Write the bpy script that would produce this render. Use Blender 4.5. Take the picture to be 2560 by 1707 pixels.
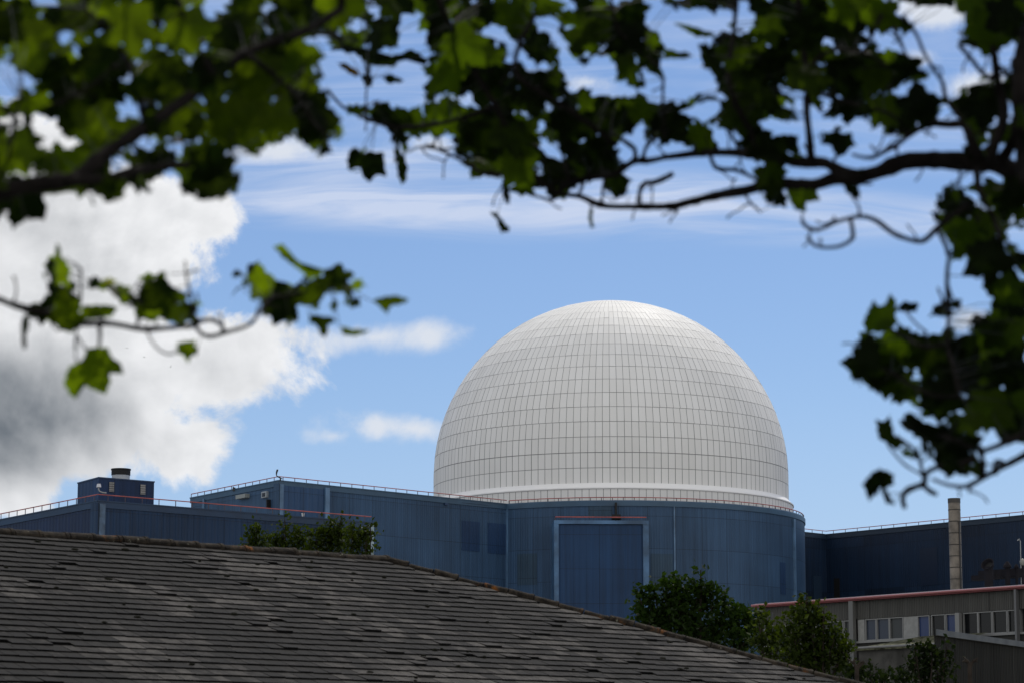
import bpy, bmesh, math, random
from mathutils import Vector, Matrix
R = math.radians
random.seed(11)
for o in list(bpy.data.objects): bpy.data.objects.remove(o)
sc = bpy.context.scene
col = sc.collection

# ---------------------------------------------------------------- camera
F = 6800.0            # focal length in photo pixels (photo 2560 wide)
PITCH = R(9.55)
CH = 1.7              # eye height
cam_d = bpy.data.cameras.new("camera")
cam = bpy.data.objects.new("camera", cam_d); col.objects.link(cam)
cam.location = (0, 0, CH); cam.rotation_euler = (R(90) + PITCH, 0, 0)
cam_d.sensor_width = 36; cam_d.lens = 36 * F / 2560
cam_d.clip_start = .1; cam_d.clip_end = 20000
cam_d.dof.use_dof = True; cam_d.dof.focus_distance = 340; cam_d.dof.aperture_fstop = 4.8
cam_d.dof.aperture_blades = 9
sc.camera = cam

# ---------------------------------------------------------------- light
SUN_AZ, SUN_EL = R(16), R(50)       # azimuth measured from +Y towards +X: the sun stands behind the dome, a little to the right
sd = Vector((math.sin(SUN_AZ) * math.cos(SUN_EL), math.cos(SUN_AZ) * math.cos(SUN_EL), math.sin(SUN_EL)))
sl = bpy.data.lights.new("sun", 'SUN'); sl.energy = 2.1; sl.angle = R(.6); sl.color = (1, .95, .87)
so = bpy.data.objects.new("sun", sl); col.objects.link(so)
so.rotation_euler = sd.to_track_quat('Z', 'Y').to_euler(); so.location = (0, 0, 60)
sc.view_settings.view_transform = 'Standard'; sc.view_settings.look = 'None'
sc.view_settings.gamma = 1; sc.view_settings.exposure = 0.0
SKY = 0.078
sc.cycles.use_denoising = True
sc.cycles.max_bounces = 6; sc.cycles.transparent_max_bounces = 8
sc.render.film_transparent = False

def ray(px, py):
    cx = (px - 1280) / F; cy = (853.5 - py) / F
    return Vector((cx, math.cos(PITCH) - cy * math.sin(PITCH), math.sin(PITCH) + cy * math.cos(PITCH)))
def at(px, py, Y):
    r = ray(px, py); t = Y / r.y
    return Vector((r.x * t, Y, CH + r.z * t))

# ---------------------------------------------------------------- node helper
class NT:
    def __init__(s, tree): s.t = tree
    def n(s, typ, **k):
        nd = s.t.nodes.new(typ)
        for a, b in k.items(): setattr(nd, a, b)
        return nd
    def link(s, a, b): s.t.links.new(a, b)
    def put(s, sock, v):
        if hasattr(v, 'links') or isinstance(v, bpy.types.NodeSocket): s.t.links.new(v, sock)
        else: sock.default_value = v
    def m(s, op, a, b=None, c=None, clamp=False):
        nd = s.n('ShaderNodeMath', operation=op, use_clamp=clamp)
        s.put(nd.inputs[0], a)
        if b is not None: s.put(nd.inputs[1], b)
        if c is not None: s.put(nd.inputs[2], c)
        return nd.outputs[0]
    def ss(s, x, a, b, lo=0., hi=1.):
        nd = s.n('ShaderNodeMapRange', interpolation_type='SMOOTHSTEP')
        s.put(nd.inputs[0], x); nd.inputs[1].default_value = a; nd.inputs[2].default_value = b
        nd.inputs[3].default_value = lo; nd.inputs[4].default_value = hi
        return nd.outputs[0]
    def noise(s, vec, scale, detail=4, rough=.5, dist=0.):
        nd = s.n('ShaderNodeTexNoise'); s.put(nd.inputs['Vector'], vec)
        nd.inputs['Scale'].default_value = scale; nd.inputs['Detail'].default_value = detail
        nd.inputs['Roughness'].default_value = rough; nd.inputs['Distortion'].default_value = dist
        return nd.outputs[0]
    def xyz(s, x, y, z=0.):
        nd = s.n('ShaderNodeCombineXYZ'); s.put(nd.inputs[0], x); s.put(nd.inputs[1], y); s.put(nd.inputs[2], z)
        return nd.outputs[0]
    def mix(s, f, a, b, blend='MIX'):
        nd = s.n('ShaderNodeMix', data_type='RGBA', blend_type=blend)
        s.put(nd.inputs[0], f)
        for sock, v in ((nd.inputs[6], a), (nd.inputs[7], b)):
            if isinstance(v, (tuple, list)): sock.default_value = tuple(v) + ((1,) if len(v) == 3 else ())
            else: s.t.links.new(v, sock)
        return nd.outputs[2]

# ---------------------------------------------------------------- sky with clouds (world)
w = bpy.data.worlds.new("World"); sc.world = w; w.use_nodes = True
w.node_tree.nodes.clear(); N = NT(w.node_tree)
sky = N.n('ShaderNodeTexSky', sky_type='NISHITA'); sky.sun_disc = False
sky.sun_elevation = SUN_EL; sky.sun_rotation = SUN_AZ
sky.air_density = 1.0; sky.dust_density = .25; sky.ozone_density = 4.0; sky.altitude = 0
tc = N.n('ShaderNodeTexCoord'); sep = N.n('ShaderNodeSeparateXYZ'); N.link(tc.outputs['Generated'], sep.inputs[0])
ay = N.m('MAXIMUM', N.m('ABSOLUTE', sep.outputs[1]), .02)
A = N.m('DIVIDE', sep.outputs[0], ay); Ee = N.m('DIVIDE', sep.outputs[2], ay)
def sp(px, py):
    r = ray(px, py); return r.x / r.y, r.z / r.y
K = 2560 / 2352.
def blob(vx, vy, rx, ry, rotd=0):
    a0, e0 = sp(vx * K, vy * K); rx = rx * K / F; ry = ry * K / F
    da = N.m('SUBTRACT', A, a0); de = N.m('SUBTRACT', Ee, e0)
    if rotd:
        c, s_ = math.cos(R(rotd)), math.sin(R(rotd))
        da, de = N.m('ADD', N.m('MULTIPLY', da, c), N.m('MULTIPLY', de, s_)), N.m('SUBTRACT', N.m('MULTIPLY', de, c), N.m('MULTIPLY', da, s_))
    u = N.m('DIVIDE', da, rx); v = N.m('DIVIDE', de, ry)
    d = N.m('SQRT', N.m('ADD', N.m('MULTIPLY', u, u), N.m('MULTIPLY', v, v)))
    return N.m('MULTIPLY', N.m('SUBTRACT', 1., d), min(rx, ry) * F / K / 100.)
def union(bl):
    r = bl[0]
    for b in bl[1:]: r = N.m('SMOOTH_MAX', r, b, .12)
    return r
P0 = N.xyz(A, Ee, 0.)
nbig = N.noise(P0, 24, 10, .60, .25)
nlo = N.noise(P0, 9, 3, .5, .3)
nr1 = N.noise(P0, 20, 5, .5, .2)
P1 = N.n('ShaderNodeVectorMath', operation='ADD'); N.link(P0, P1.inputs[0]); P1.inputs[1].default_value = (.0035, .0045, 0)
nr2 = N.noise(P1.outputs[0], 20, 5, .5, .2)
nsoft = N.noise(P0, 11, 4, .5)
cum = union([blob(150, 590, 400, 190), blob(420, 500, 165, 110), blob(120, 900, 440, 240), blob(470, 835, 270, 150, 10), blob(450, 1020, 150, 100), blob(60, 380, 130, 130),
             blob(380, 1010, 180, 110, -20), blob(300, 440, 200, 100), blob(600, 790, 120, 70), blob(-60, 700, 500, 520)])
cumf = N.m('ADD', N.m('ADD', cum, N.m('MULTIPLY', N.m('SUBTRACT', nbig, .5), 3.0)), N.m('MULTIPLY', N.m('SUBTRACT', nlo, .5), 1.2))
cumc = N.ss(cumf, -.02, .42)
th = N.ss(cumf, .15, 2.0)
low = N.ss(union([blob(-90, 960, 430, 190), blob(60, 1020, 280, 100)]), -.55, 1.2)
relief = N.m('MULTIPLY', N.m('SUBTRACT', nr2, nr1), 1.3)
lum = N.m('SUBTRACT', N.m('SUBTRACT', N.m('SUBTRACT', .96, N.m('MULTIPLY', th, .17)), N.m('MULTIPLY', low, .62)), relief)
lum = N.m('ADD', lum, N.m('MULTIPLY', N.m('SUBTRACT', nsoft, .5), .3))
lum = N.m('MINIMUM', N.m('MAXIMUM', lum, .10), 1.0)
ccol = N.mix(N.m('MINIMUM', lum, 1.), (.085, .11, .14), (.88, .89, .91))
# small low cumulus shreds
sm = union([blob(860, 774, 200, 42, 4), blob(985, 775, 40, 30), blob(940, 982, 150, 30, -4), blob(870, 980, 55, 34), blob(770, 1000, 40, 12), blob(2160, 20, 120, 55), blob(2260, 200, 130, 60), blob(2110, 140, 60, 26),
            blob(2235, 730, 60, 30), blob(1350, 190, 60, 22), blob(990, 335, 90, 28), blob(650, 345, 130, 40)])
smf = N.m('ADD', sm, N.m('MULTIPLY', N.m('SUBTRACT', nbig, .5), 1.3))
smc = N.m('MULTIPLY', N.ss(smf, -.08, .34), .92)
# cirrus veil: one long streaky band plus faint high streaks
wn = N.noise(P0, 9, 3, .5)
stz = N.n('ShaderNodeMapping'); N.link(N.xyz(A, N.m('ADD', Ee, N.m('MULTIPLY', wn, .012)), 0.), stz.inputs[0]); stz.inputs['Scale'].default_value = (5, 48, 1); stz.inputs['Rotation'].default_value = (0, 0, R(-2))
st = N.noise(stz.outputs[0], 1.7, 8, .56, .8)
ci = union([blob(1250, 470, 1150, 95, -2), blob(700, 400, 420, 70, 2), blob(1900, 500, 900, 60, -1)])
cif = N.m('MULTIPLY', N.ss(ci, -.12, .6), N.ss(st, .25, .68))
hi_e = N.ss(Ee, sp(0, 480 * K)[1], sp(0, 300 * K)[1])
hif = N.m('MULTIPLY', N.m('MULTIPLY', hi_e, N.ss(st, .42, .8)), .45)
veil = N.m('MINIMUM', N.m('MULTIPLY', N.m('ADD', cif, hif), 1.15), .9)
lowveil = N.m('MULTIPLY', N.ss(Ee, .165, .075), .42)
skyc = N.n('ShaderNodeVectorMath', operation='MULTIPLY'); N.link(sky.outputs[0], skyc.inputs[0]); skyc.inputs[1].default_value = (SKY * .98, SKY * 1.03, SKY * 1.17)
base = N.mix(lowveil, skyc.outputs[0], (.42, .58, .86))
base = N.mix(veil, base, (.60, .68, .86))
base = N.mix(smc, base, (.74, .78, .85))
base = N.mix(cumc, base, ccol)
# broken white cloud, unseen, added overhead and behind the viewer to brighten the dome
nback = N.noise(tc.outputs['Generated'], 2.6, 8, .55, .2)
bm_ = N.m('MULTIPLY', N.m('MAXIMUM', N.ss(sep.outputs[1], .25, -.25), N.ss(sep.outputs[2], .42, .62)), N.ss(nback, .40, .56))
base = N.mix(bm_, base, (1.03, 1.01, .975))
bg = N.n('ShaderNodeBackground'); N.link(base, bg.inputs[0]); bg.inputs[1].default_value = 1.0
wo = N.n('ShaderNodeOutputWorld'); N.link(bg.outputs[0], wo.inputs[0])
w.cycles.sampling_method = 'MANUAL'; w.cycles.sample_map_resolution = 1024

# ---------------------------------------------------------------- materials
def mat(name, color, rough=.6, spec=.5, var=.0, vscale=3., bump=0., bscale=20., metallic=0.):
    m = bpy.data.materials.new(name); m.use_nodes = True
    n = NT(m.node_tree); b = m.node_tree.nodes['Principled BSDF']
    b.inputs['Roughness'].default_value = rough; b.inputs['Specular IOR Level'].default_value = spec
    b.inputs['Metallic'].default_value = metallic
    c = tuple(color) + (1,)
    if var:
        t = n.n('ShaderNodeTexCoord'); nz = n.noise(t.outputs['Object'], vscale, 6, .6)
        f = n.ss(nz, .3, .7)
        n.link(n.mix(f, tuple(x * (1 - var) for x in color), tuple(min(1, x * (1 + var)) for x in color)), b.inputs['Base Color'])
    else: b.inputs['Base Color'].default_value = c
    if bump:
        t = n.n('ShaderNodeTexCoord'); bp = n.n('ShaderNodeBump'); bp.inputs['Strength'].default_value = bump
        n.link(n.noise(t.outputs['Object'], bscale, 5, .6), bp.inputs['Height']); n.link(bp.outputs[0], b.inputs['Normal'])
    return m

def cladding(name, color, period=.34, pw=3.6, ph=4.1, var=.09, seam=.5, bump=.6, rough=.5, stain=.36, off=0., spec=.3):
    """profiled sheet wall: UV is metres along the wall and metres up"""
    m = bpy.data.materials.new(name); m.use_nodes = True
    n = NT(m.node_tree); b = m.node_tree.nodes['Principled BSDF']
    uv = n.n('ShaderNodeUVMap'); uv.uv_map = 'uv'; s = n.n('ShaderNodeSeparateXYZ'); n.link(uv.outputs[0], s.inputs[0])
    u, v = s.outputs[0], s.outputs[1]
    br = n.n('ShaderNodeTexBrick'); br.offset = off; n.link(uv.outputs[0], br.inputs[0])
    br.inputs['Scale'].default_value = 1; br.inputs['Brick Width'].default_value = pw; br.inputs['Row Height'].default_value = ph
    br.inputs['Mortar Size'].default_value = .045; br.inputs['Mortar Smooth'].default_value = .4; br.inputs['Bias'].default_value = 0
    c = Vector(color)
    br.inputs['Color1'].default_value = (*(c * (1 - var)), 1); br.inputs['Color2'].default_value = (*(c * (1 + var)), 1)
    br.inputs['Mortar'].default_value = (*(c * seam), 1)
    streak = n.noise(n.xyz(n.m('MULTIPLY', u, 1.9), n.m('MULTIPLY', v, .05), 0.), 1.0, 7, .65)
    blot = n.noise(n.xyz(u, v, 0.), .09, 4, .5)
    k = n.m('ADD', n.m('MULTIPLY', n.ss(streak, .3, .7), stain), n.m('MULTIPLY', n.ss(blot, .3, .7), stain))
    prof = n.m('SINE', n.m('MULTIPLY', u, 2 * math.pi / period))
    wide = n.m('SINE', n.m('MULTIPLY', u, 2 * math.pi / (period * 3.7)))
    k = n.m('ADD', n.m('ADD', n.m('SUBTRACT', 1., n.m('MULTIPLY', stain, .8)), k), n.m('MULTIPLY', n.ss(wide, .75, 1.), .12))
    vm = n.n('ShaderNodeVectorMath', operation='SCALE'); n.link(br.outputs[0], vm.inputs[0]); n.link(k, vm.inputs['Scale'])
    n.link(vm.outputs[0], b.inputs['Base Color'])
    bp = n.n('ShaderNodeBump'); bp.inputs['Strength'].default_value = bump; bp.inputs['Distance'].default_value = .05
    n.link(n.ss(prof, -.4, .4), bp.inputs['Height']); n.link(bp.outputs[0], b.inputs['Normal'])
    b.inputs['Roughness'].default_value = rough; b.inputs['Specular IOR Level'].default_value = spec
    return m

M = {}
M['blue'] = cladding('blue_cladding', (.031, .069, .130))
M['blue_ribbed'] = cladding('blue_ribbed', (.028, .066, .140), period=.9, bump=1.2, var=.08)
M['blue_gap'] = cladding('blue_patch', (.014, .040, .098), var=.05)
M['green_gap'] = cladding('dark_patch', (.027, .055, .088), var=.05)
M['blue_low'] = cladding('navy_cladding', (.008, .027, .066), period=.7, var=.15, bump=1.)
M['blue_low_shaded'] = cladding('navy_shaded', (.003, .012, .046), period=.7, var=.12, bump=.6)  # left-facing copy of the navy, its shade put into the colour
M['navy'] = cladding('vignetted_navy_cladding', (.006, .017, .040), var=.3, ph=6., pw=7.)  # corner vignette put into the base colour as a darker navy
M['door'] = cladding('door_blue', (.008, .037, .098), period=.8, ph=4.2, pw=5.6, var=.06, bump=.6)
M['trim'] = mat('blue_trim', (.034, .082, .140), .45, var=.15, vscale=.3)
M['trim_dark'] = mat('dark_blue_trim', (.010, .035, .095), .5)
M['pilaster'] = mat('pale_blue_trim', (.09, .17, .28), .4, var=.35, vscale=.35)
M['rail'] = mat('rust_red_paint', (.40, .095, .08), .5, var=.25, vscale=.8)
M['post'] = mat('dark_post_paint', (.07, .05, .06), .6)
M['white'] = mat('white_cladding', (.88, .87, .85), .5, .25)
M['grey'] = mat('grey_metal', (.30, .31, .30), .5, var=.15)
M['dark'] = mat('dark_metal', (.02, .02, .022), .5)
M['black'] = mat('black_paint', (.004, .004, .004), .7)
M['stone'] = mat('roof_gravel', (.10, .10, .10), .9, var=.2)

def set_label(o, label=None, cat=None, group=None, kind=None):
    if label: o['label'] = label
    if cat: o['category'] = cat
    if group: o['group'] = group
    if kind: o['kind'] = kind
    return o
def thing(name, loc, label, cat, group=None):
    o = bpy.data.objects.new(name, None); o.empty_display_size = .2; o.location = loc; col.objects.link(o)
    return set_label(o, label, cat, group)

class MB:
    """collects faces in world space and links them as one mesh"""
    def __init__(s): s.v = []; s.f = []; s.uv = []; s.tone = []; s.t = 0.
    def face(s, pts, uvs=None):
        i = len(s.v); s.v += [tuple(p) for p in pts]; s.f.append(tuple(range(i, i + len(pts))))
        s.uv += uvs if uvs else [(p[0] + p[1], p[2]) for p in pts]
        s.tone.append(s.t)
    def grid(s, rings, closed=True, cap=True):
        n = len(rings[0]); base = len(s.v)
        for r in rings: s.v += [tuple(p) for p in r]
        for i in range(len(rings) - 1):
            for j in range(n if closed else n - 1):
                k = (j + 1) % n
                s.f.append((base + i * n + j, base + i * n + k, base + (i + 1) * n + k, base + (i + 1) * n + j)); s.tone.append(s.t)
                s.uv += [(0, 0)] * 4
        if cap:
            for r, rev in ((0, True), (len(rings) - 1, False)):
                f = [base + r * n + j for j in range(n)]
                s.f.append(tuple(reversed(f)) if rev else tuple(f)); s.tone.append(s.t); s.uv += [(0, 0)] * n
    def box(s, c, u, v, w_, su, sv, sw):
        """c centre; u,v,w_ unit axes; sizes"""
        c = Vector(c); P = lambda a, b, d: c + u * (a * su / 2) + v * (b * sv / 2) + w_ * (d * sw / 2)
        for q in (((-1, -1, -1), (-1, 1, -1), (1, 1, -1), (1, -1, -1)), ((-1, -1, 1), (1, -1, 1), (1, 1, 1), (-1, 1, 1)),
                  ((-1, -1, -1), (1, -1, -1), (1, -1, 1), (-1, -1, 1)), ((-1, 1, -1), (-1, 1, 1), (1, 1, 1), (1, 1, -1)),
                  ((-1, -1, -1), (-1, -1, 1), (-1, 1, 1), (-1, 1, -1)), ((1, -1, -1), (1, 1, -1), (1, 1, 1), (1, -1, 1))):
            pts = [P(*k) for k in q]
            uvs = [(p.dot(u) + p.dot(v) * 0, p.z) if abs(w_.z) > .5 or abs(v.z) > .5 else (p.x + p.y, p.z) for p in pts]
            s.face(pts, uvs)
    def tube(s, pts, rad, n=8, cap=True):
        pts = [Vector(p) for p in pts]
        if not hasattr(rad, '__len__'): rad = [rad] * len(pts)
        rings = []; up = None
        for i, p in enumerate(pts):
            d = (pts[min(i + 1, len(pts) - 1)] - pts[max(i - 1, 0)])
            if d.length < 1e-9: d = Vector((0, 0, 1))
            d.normalize()
            if up is None: up = Vector((0, 0, 1)) if abs(d.z) < .9 else Vector((1, 0, 0))
            a = d.cross(up)
            if a.length < 1e-4: a = d.cross(Vector((0, 1, 0)))
            a.normalize(); b = a.cross(d).normalized(); up = b
            rings.append([p + a * (rad[i] * math.cos(2 * math.pi * k / n)) + b * (rad[i] * math.sin(2 * math.pi * k / n)) for k in range(n)])
        s.grid(rings, True, cap)
    def build(s, name, m, parent=None, smooth=False, merge=False):
        me = bpy.data.meshes.new(name)
        loc = parent.matrix_world.translation if parent and parent.parent is None else None
        me.from_pydata(s.v, [], s.f); me.update()
        l = me.uv_layers.new(name='uv')
        flat = [c for q in s.uv for c in q]
        if len(flat) == 2 * len(me.loops): l.data.foreach_set('uv', flat)
        at_ = me.attributes.new('tone', 'FLOAT', 'FACE'); at_.data.foreach_set('value', s.tone)
        if smooth: me.polygons.foreach_set('use_smooth', [True] * len(me.polygons))
        for mm in (m if isinstance(m, (list, tuple)) else [m]): me.materials.append(mm)
        o = bpy.data.objects.new(name, me); col.objects.link(o)
        if parent:
            o.parent = parent
            root = parent
            off = Vector((0, 0, 0))
            while root: off += Vector(root.location); root = root.parent
            me.transform(Matrix.Translation(-off))
        return o

Z = Vector((0, 0, 1))
class Facade:
    """a vertical wall plane through two ground points; px() gives the point of it seen at a photo pixel"""
    def __init__(s, p, q):
        s.p = Vector((p[0], p[1], 0)); d = Vector((q[0] - p[0], q[1] - p[1], 0)); s.L = d.length; s.d = d.normalized()
        s.n = s.d.cross(Z)
        if s.n.dot(-s.p) < 0: s.n = -s.n        # towards the viewer
    def px(s, px, py):
        r = ray(px, py); t = s.p.dot(s.n) / r.dot(s.n)
        h = r * t; return (Vector((h.x, h.y, 0)) - s.p).dot(s.d), CH + h.z
    def pt(s, u, z, o=0.): return s.p + s.d * u + s.n * o + Z * z
    def box(s, mb, u0, u1, z0, z1, o0, o1):
        """box on the wall; uv metres"""
        P = s.pt
        def q(a, b, c, d, uv): mb.face([a, b, c, d], uv)
        q(P(u0, z0, o1), P(u1, z0, o1), P(u1, z1, o1), P(u0, z1, o1), [(u0, z0), (u1, z0), (u1, z1), (u0, z1)])
        q(P(u0, z1, o0), P(u0, z1, o1), P(u1, z1, o1), P(u1, z1, o0), [(u0, 0), (u0, .1), (u1, .1), (u1, 0)])
        q(P(u0, z0, o0), P(u1, z0, o0), P(u1, z0, o1), P(u0, z0, o1), [(u0, 0), (u1, 0), (u1, .1), (u0, .1)])
        q(P(u0, z0, o0), P(u0, z0, o1), P(u0, z1, o1), P(u0, z1, o0), [(0, z0), (.1, z0), (.1, z1), (0, z1)])
        q(P(u1, z0, o0), P(u1, z1, o0), P(u1, z1, o1), P(u1, z0, o1), [(0, z0), (0, z1), (.1, z1), (.1, z0)])
        q(P(u0, z0, o0), P(u0, z1, o0), P(u1, z1, o0), P(u1, z0, o0), [(u0, z0), (u0, z1), (u1, z1), (u1, z0)])
    def pbox(s, mb, a, b, o0, o1):
        u0, z1 = s.px(*a); u1, z0 = s.px(*b)
        s.box(mb, min(u0, u1), max(u0, u1), min(z0, z1), max(z0, z1), o0, o1)

def rail(parent, path, h, step, r=.055, closed=False):
    """red handrail on dark posts along a roof edge"""
    pts = [Vector(p) for p in path]; bar = MB(); bar.tube([p + Z * h for p in pts], r, 6)
    bar.build('handrail', M['rail'], parent)
    acc = 0.
    for a, b in zip(pts[:-1], pts[1:]):
        L = (b - a).length; t = acc
        while t < L:
            c = a + (b - a) * (t / L); d = (b - a).normalized()
            ps = MB(); ps.tube([c, c + Z * h], r * .8, 5); o = ps.build('rail_post', M['post'], parent); t += step
        acc = t - L

def prism(mb, poly, z0, z1, top=True):
    """closed vertical prism; uv metres along the walls"""
    u = 0.; n = len(poly)
    area = sum(poly[i][0] * poly[(i + 1) % n][1] - poly[(i + 1) % n][0] * poly[i][1] for i in range(n))
    if area < 0: poly = poly[::-1]
    for i in range(n):
        a = Vector((*poly[i][:2], 0)); b = Vector((*poly[(i + 1) % n][:2], 0)); L = (b - a).length
        mb.face([a + Z * z0, b + Z * z0, b + Z * z1, a + Z * z1], [(u, z0), (u + L, z0), (u + L, z1), (u, z1)]); u += L
    if top: mb.face([Vector((*p[:2], z1)) for p in poly], [(p[0], p[1]) for p in poly])
    mb.face([Vector((*p[:2], z0)) for p in reversed(poly)], [(p[0], p[1]) for p in reversed(poly)])

# ---------------------------------------------------------------- ground
g = MB(); g.face([(-3000, -3000, 0), (3000, -3000, 0), (3000, 3000, 0), (-3000, 3000, 0)])
gm = mat('gravel_ground', (.17, .165, .15), .95, .2, var=.35, vscale=.5)
set_label(g.build('ground', gm), kind='structure')

# ---------------------------------------------------------------- reactor dome
DY = 360.; DX = at(1526.5, 1190, DY).x; RD = 443 / F * (DY * 1.004)
ZC = at(1526.5, 1193, DY).z
C0 = Vector((DX, DY, 0))
dome_t = thing('reactor_building', (DX, DY, 0), 'huge white hemispherical reactor dome of rectangular panels rising behind blue walls', 'dome')
def sph(th, ph, r=RD):   # ph = 0 faces the camera
    return C0 + Vector((math.sin(ph) * math.cos(th) * r, -math.cos(ph) * math.cos(th) * r, ZC + math.sin(th) * r))
mw = bpy.data.materials.new('dome_panel'); mw.use_nodes = True
n = NT(mw.node_tree); b = mw.node_tree.nodes['Principled BSDF']
at1 = n.n('ShaderNodeAttribute', attribute_name='tone')
tcd = n.n('ShaderNodeTexCoord'); nz = n.noise(tcd.outputs['Object'], .12, 5, .55)
kk = n.m('ADD', n.m('MULTIPLY', at1.outputs['Fac'], .075), n.m('MULTIPLY', n.ss(nz, .3, .7), .05))
n.link(n.mix(n.m('MULTIPLY', kk, 8.), (.80, .788, .758), (.885, .875, .85)), b.inputs['Base Color'])
b.inputs['Roughness'].default_value = .52; b.inputs['Specular IOR Level'].default_value = .03
pan = MB(); dst = 4.82; GAPH = .033; rng = random.Random(3)
zt = at(1526.5, 1206, DY - RD).z
zrow = [zt - .02, (zt + ZC + .41) / 2, ZC + .41]
def cyl(z, ph, r=RD): return C0 + Vector((math.sin(ph) * r, -math.cos(ph) * r, z))
for z0, z1 in zip(zrow[:-1], zrow[1:]):
    for k in range(160):
        p0 = 2 * math.pi * k / 160; p1 = 2 * math.pi * (k + 1) / 160; gp = GAPH / RD; pan.t = rng.random() ** 1.3; dr = rng.uniform(-.012, .012)
        pan.face([cyl(z0 + GAPH, p0 + gp, RD + dr), cyl(z0 + GAPH, p1 - gp, RD + dr), cyl(z1 - GAPH, p1 - gp, RD + dr), cyl(z1 - GAPH, p0 + gp, RD + dr)])
th = 1.05; rows = []
while th < 58: rows.append((th, th + dst)); th += dst
for (a, b_) in rows:
    tm = (a + b_) / 2; nn = int(round(160 * (1 - .11 * (max(tm, 0) / 57) ** 1.5) / 2)) * 2
    for k in range(nn):
        p0 = 2 * math.pi * k / nn; p1 = 2 * math.pi * (k + 1) / nn
        gz = GAPH * (1 - .5 * max(0, tm) / 60); gp = gz / (RD * math.cos(R(tm))); gt = math.degrees(gz / RD)
        pan.t = rng.random() ** 1.3
        dr = rng.uniform(-.012, .012)
        q = [sph(R(a + gt), p0 + gp, RD + dr), sph(R(a + gt), p1 - gp, RD + dr), sph(R(b_ - gt), p1 - gp, RD + dr), sph(R(b_ - gt), p0 + gp, RD + dr)]
        pan.face(q)
for (a, b_) in ((rows[-1][1], 63.6), (63.6, 68.4), (68.4, 73.2), (73.2, 78.), (78., 82.8), (82.8, 87.)):
    nn = 120 if a < 72 else (60 if a < 82 else 30)
    for k in range(nn):
        p0 = 2 * math.pi * k / nn; p1 = 2 * math.pi * (k + 1) / nn
        gp = .015 / (RD * math.cos(R((a + b_) / 2))); gt = math.degrees(.012 / RD)
        pan.t = rng.random() * .7
        pan.face([sph(R(a + gt), p0 + gp), sph(R(a + gt), p1 - gp), sph(R(b_ - gt), p1 - gp), sph(R(b_ - gt), p0 + gp)])
pan.build('dome', mw, dome_t)
seamm = mat('seam_gasket', (.23, .23, .23), .6)
inner = MB()
inner.grid([[sph(R(t), 2 * math.pi * k / 160, RD - .045) for k in range(160)] for t in [x * 2.41 for x in range(37)] + [89.2]])
inner.grid([[cyl(z, 2 * math.pi * k / 160, RD - .045) for k in range(160)] for z in (zt - .5, ZC)], True, False)
inner.build('panel_joint', seamm, dome_t)
cap = MB(); tp = C0 + Z * (ZC + RD)
cap.tube([tp - Z * .25, tp + Z * .05], [1.9, 1.7], 24); cap.build('apex_cap', M['grey'], dome_t)
# skirt and ring wall
RS = RD + .66
def ringpts(r, z, n=320): return [C0 + Vector((math.sin(2 * math.pi * k / n) * r, -math.cos(2 * math.pi * k / n) * r, z)) for k in range(n)]
sk = MB(); prof = [(RD + .0, zt + .02), (RD + .10, zt - .10), (RD + .30, zt - .32), (RS, zt - .62), (RS, zt - .75), (RS - .25, zt - .80)]
rr = [ringpts(r, z) for r, z in prof]; sk.grid(rr, True, False)
sk.build('skirt', M['white'], dome_t)
band = MB(); band.t = .3
nb = 170
for k in range(nb):
    p0 = 2 * math.pi * k / nb; p1 = 2 * math.pi * (k + 1) / nb; gp = .03 / RS; band.t = rng.random() * .4
    f = lambda ph, z, r=RS - .12: C0 + Vector((math.sin(ph) * r, -math.cos(ph) * r, z))
    band.face([f(p0 + gp, zt - 5), f(p1 - gp, zt - 5), f(p1 - gp, zt - .79), f(p0 + gp, zt - .79)])
band.build('ring_wall', mw, dome_t)
core = MB(); core.grid([ringpts(RS - .2, 0, 160), ringpts(RS - .2, zt - .8, 160)], True, False); core.build('ring_joint', seamm, dome_t)

# ---------------------------------------------------------------- blue buildings on the 45 degree site grid
ZR = at(1267, 1258, 338.6).z                # roof level shared by the big blue buildings
def onlevel(px, py, z):
    r = ray(px, py); t = (z - CH) / r.z; return Vector((r.x * t, r.y * t, 0))
J = onlevel(1267, 1258, ZR); Kc = onlevel(697, 1199, ZR); Lc = onlevel(478, 1242.5, ZR)
WA = onlevel(2065, 1334, ZR); WB = onlevel(2560, 1285.7, ZR)
dj = (J - Kc).normalized(); dl = (Lc - Kc).normalized()

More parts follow.
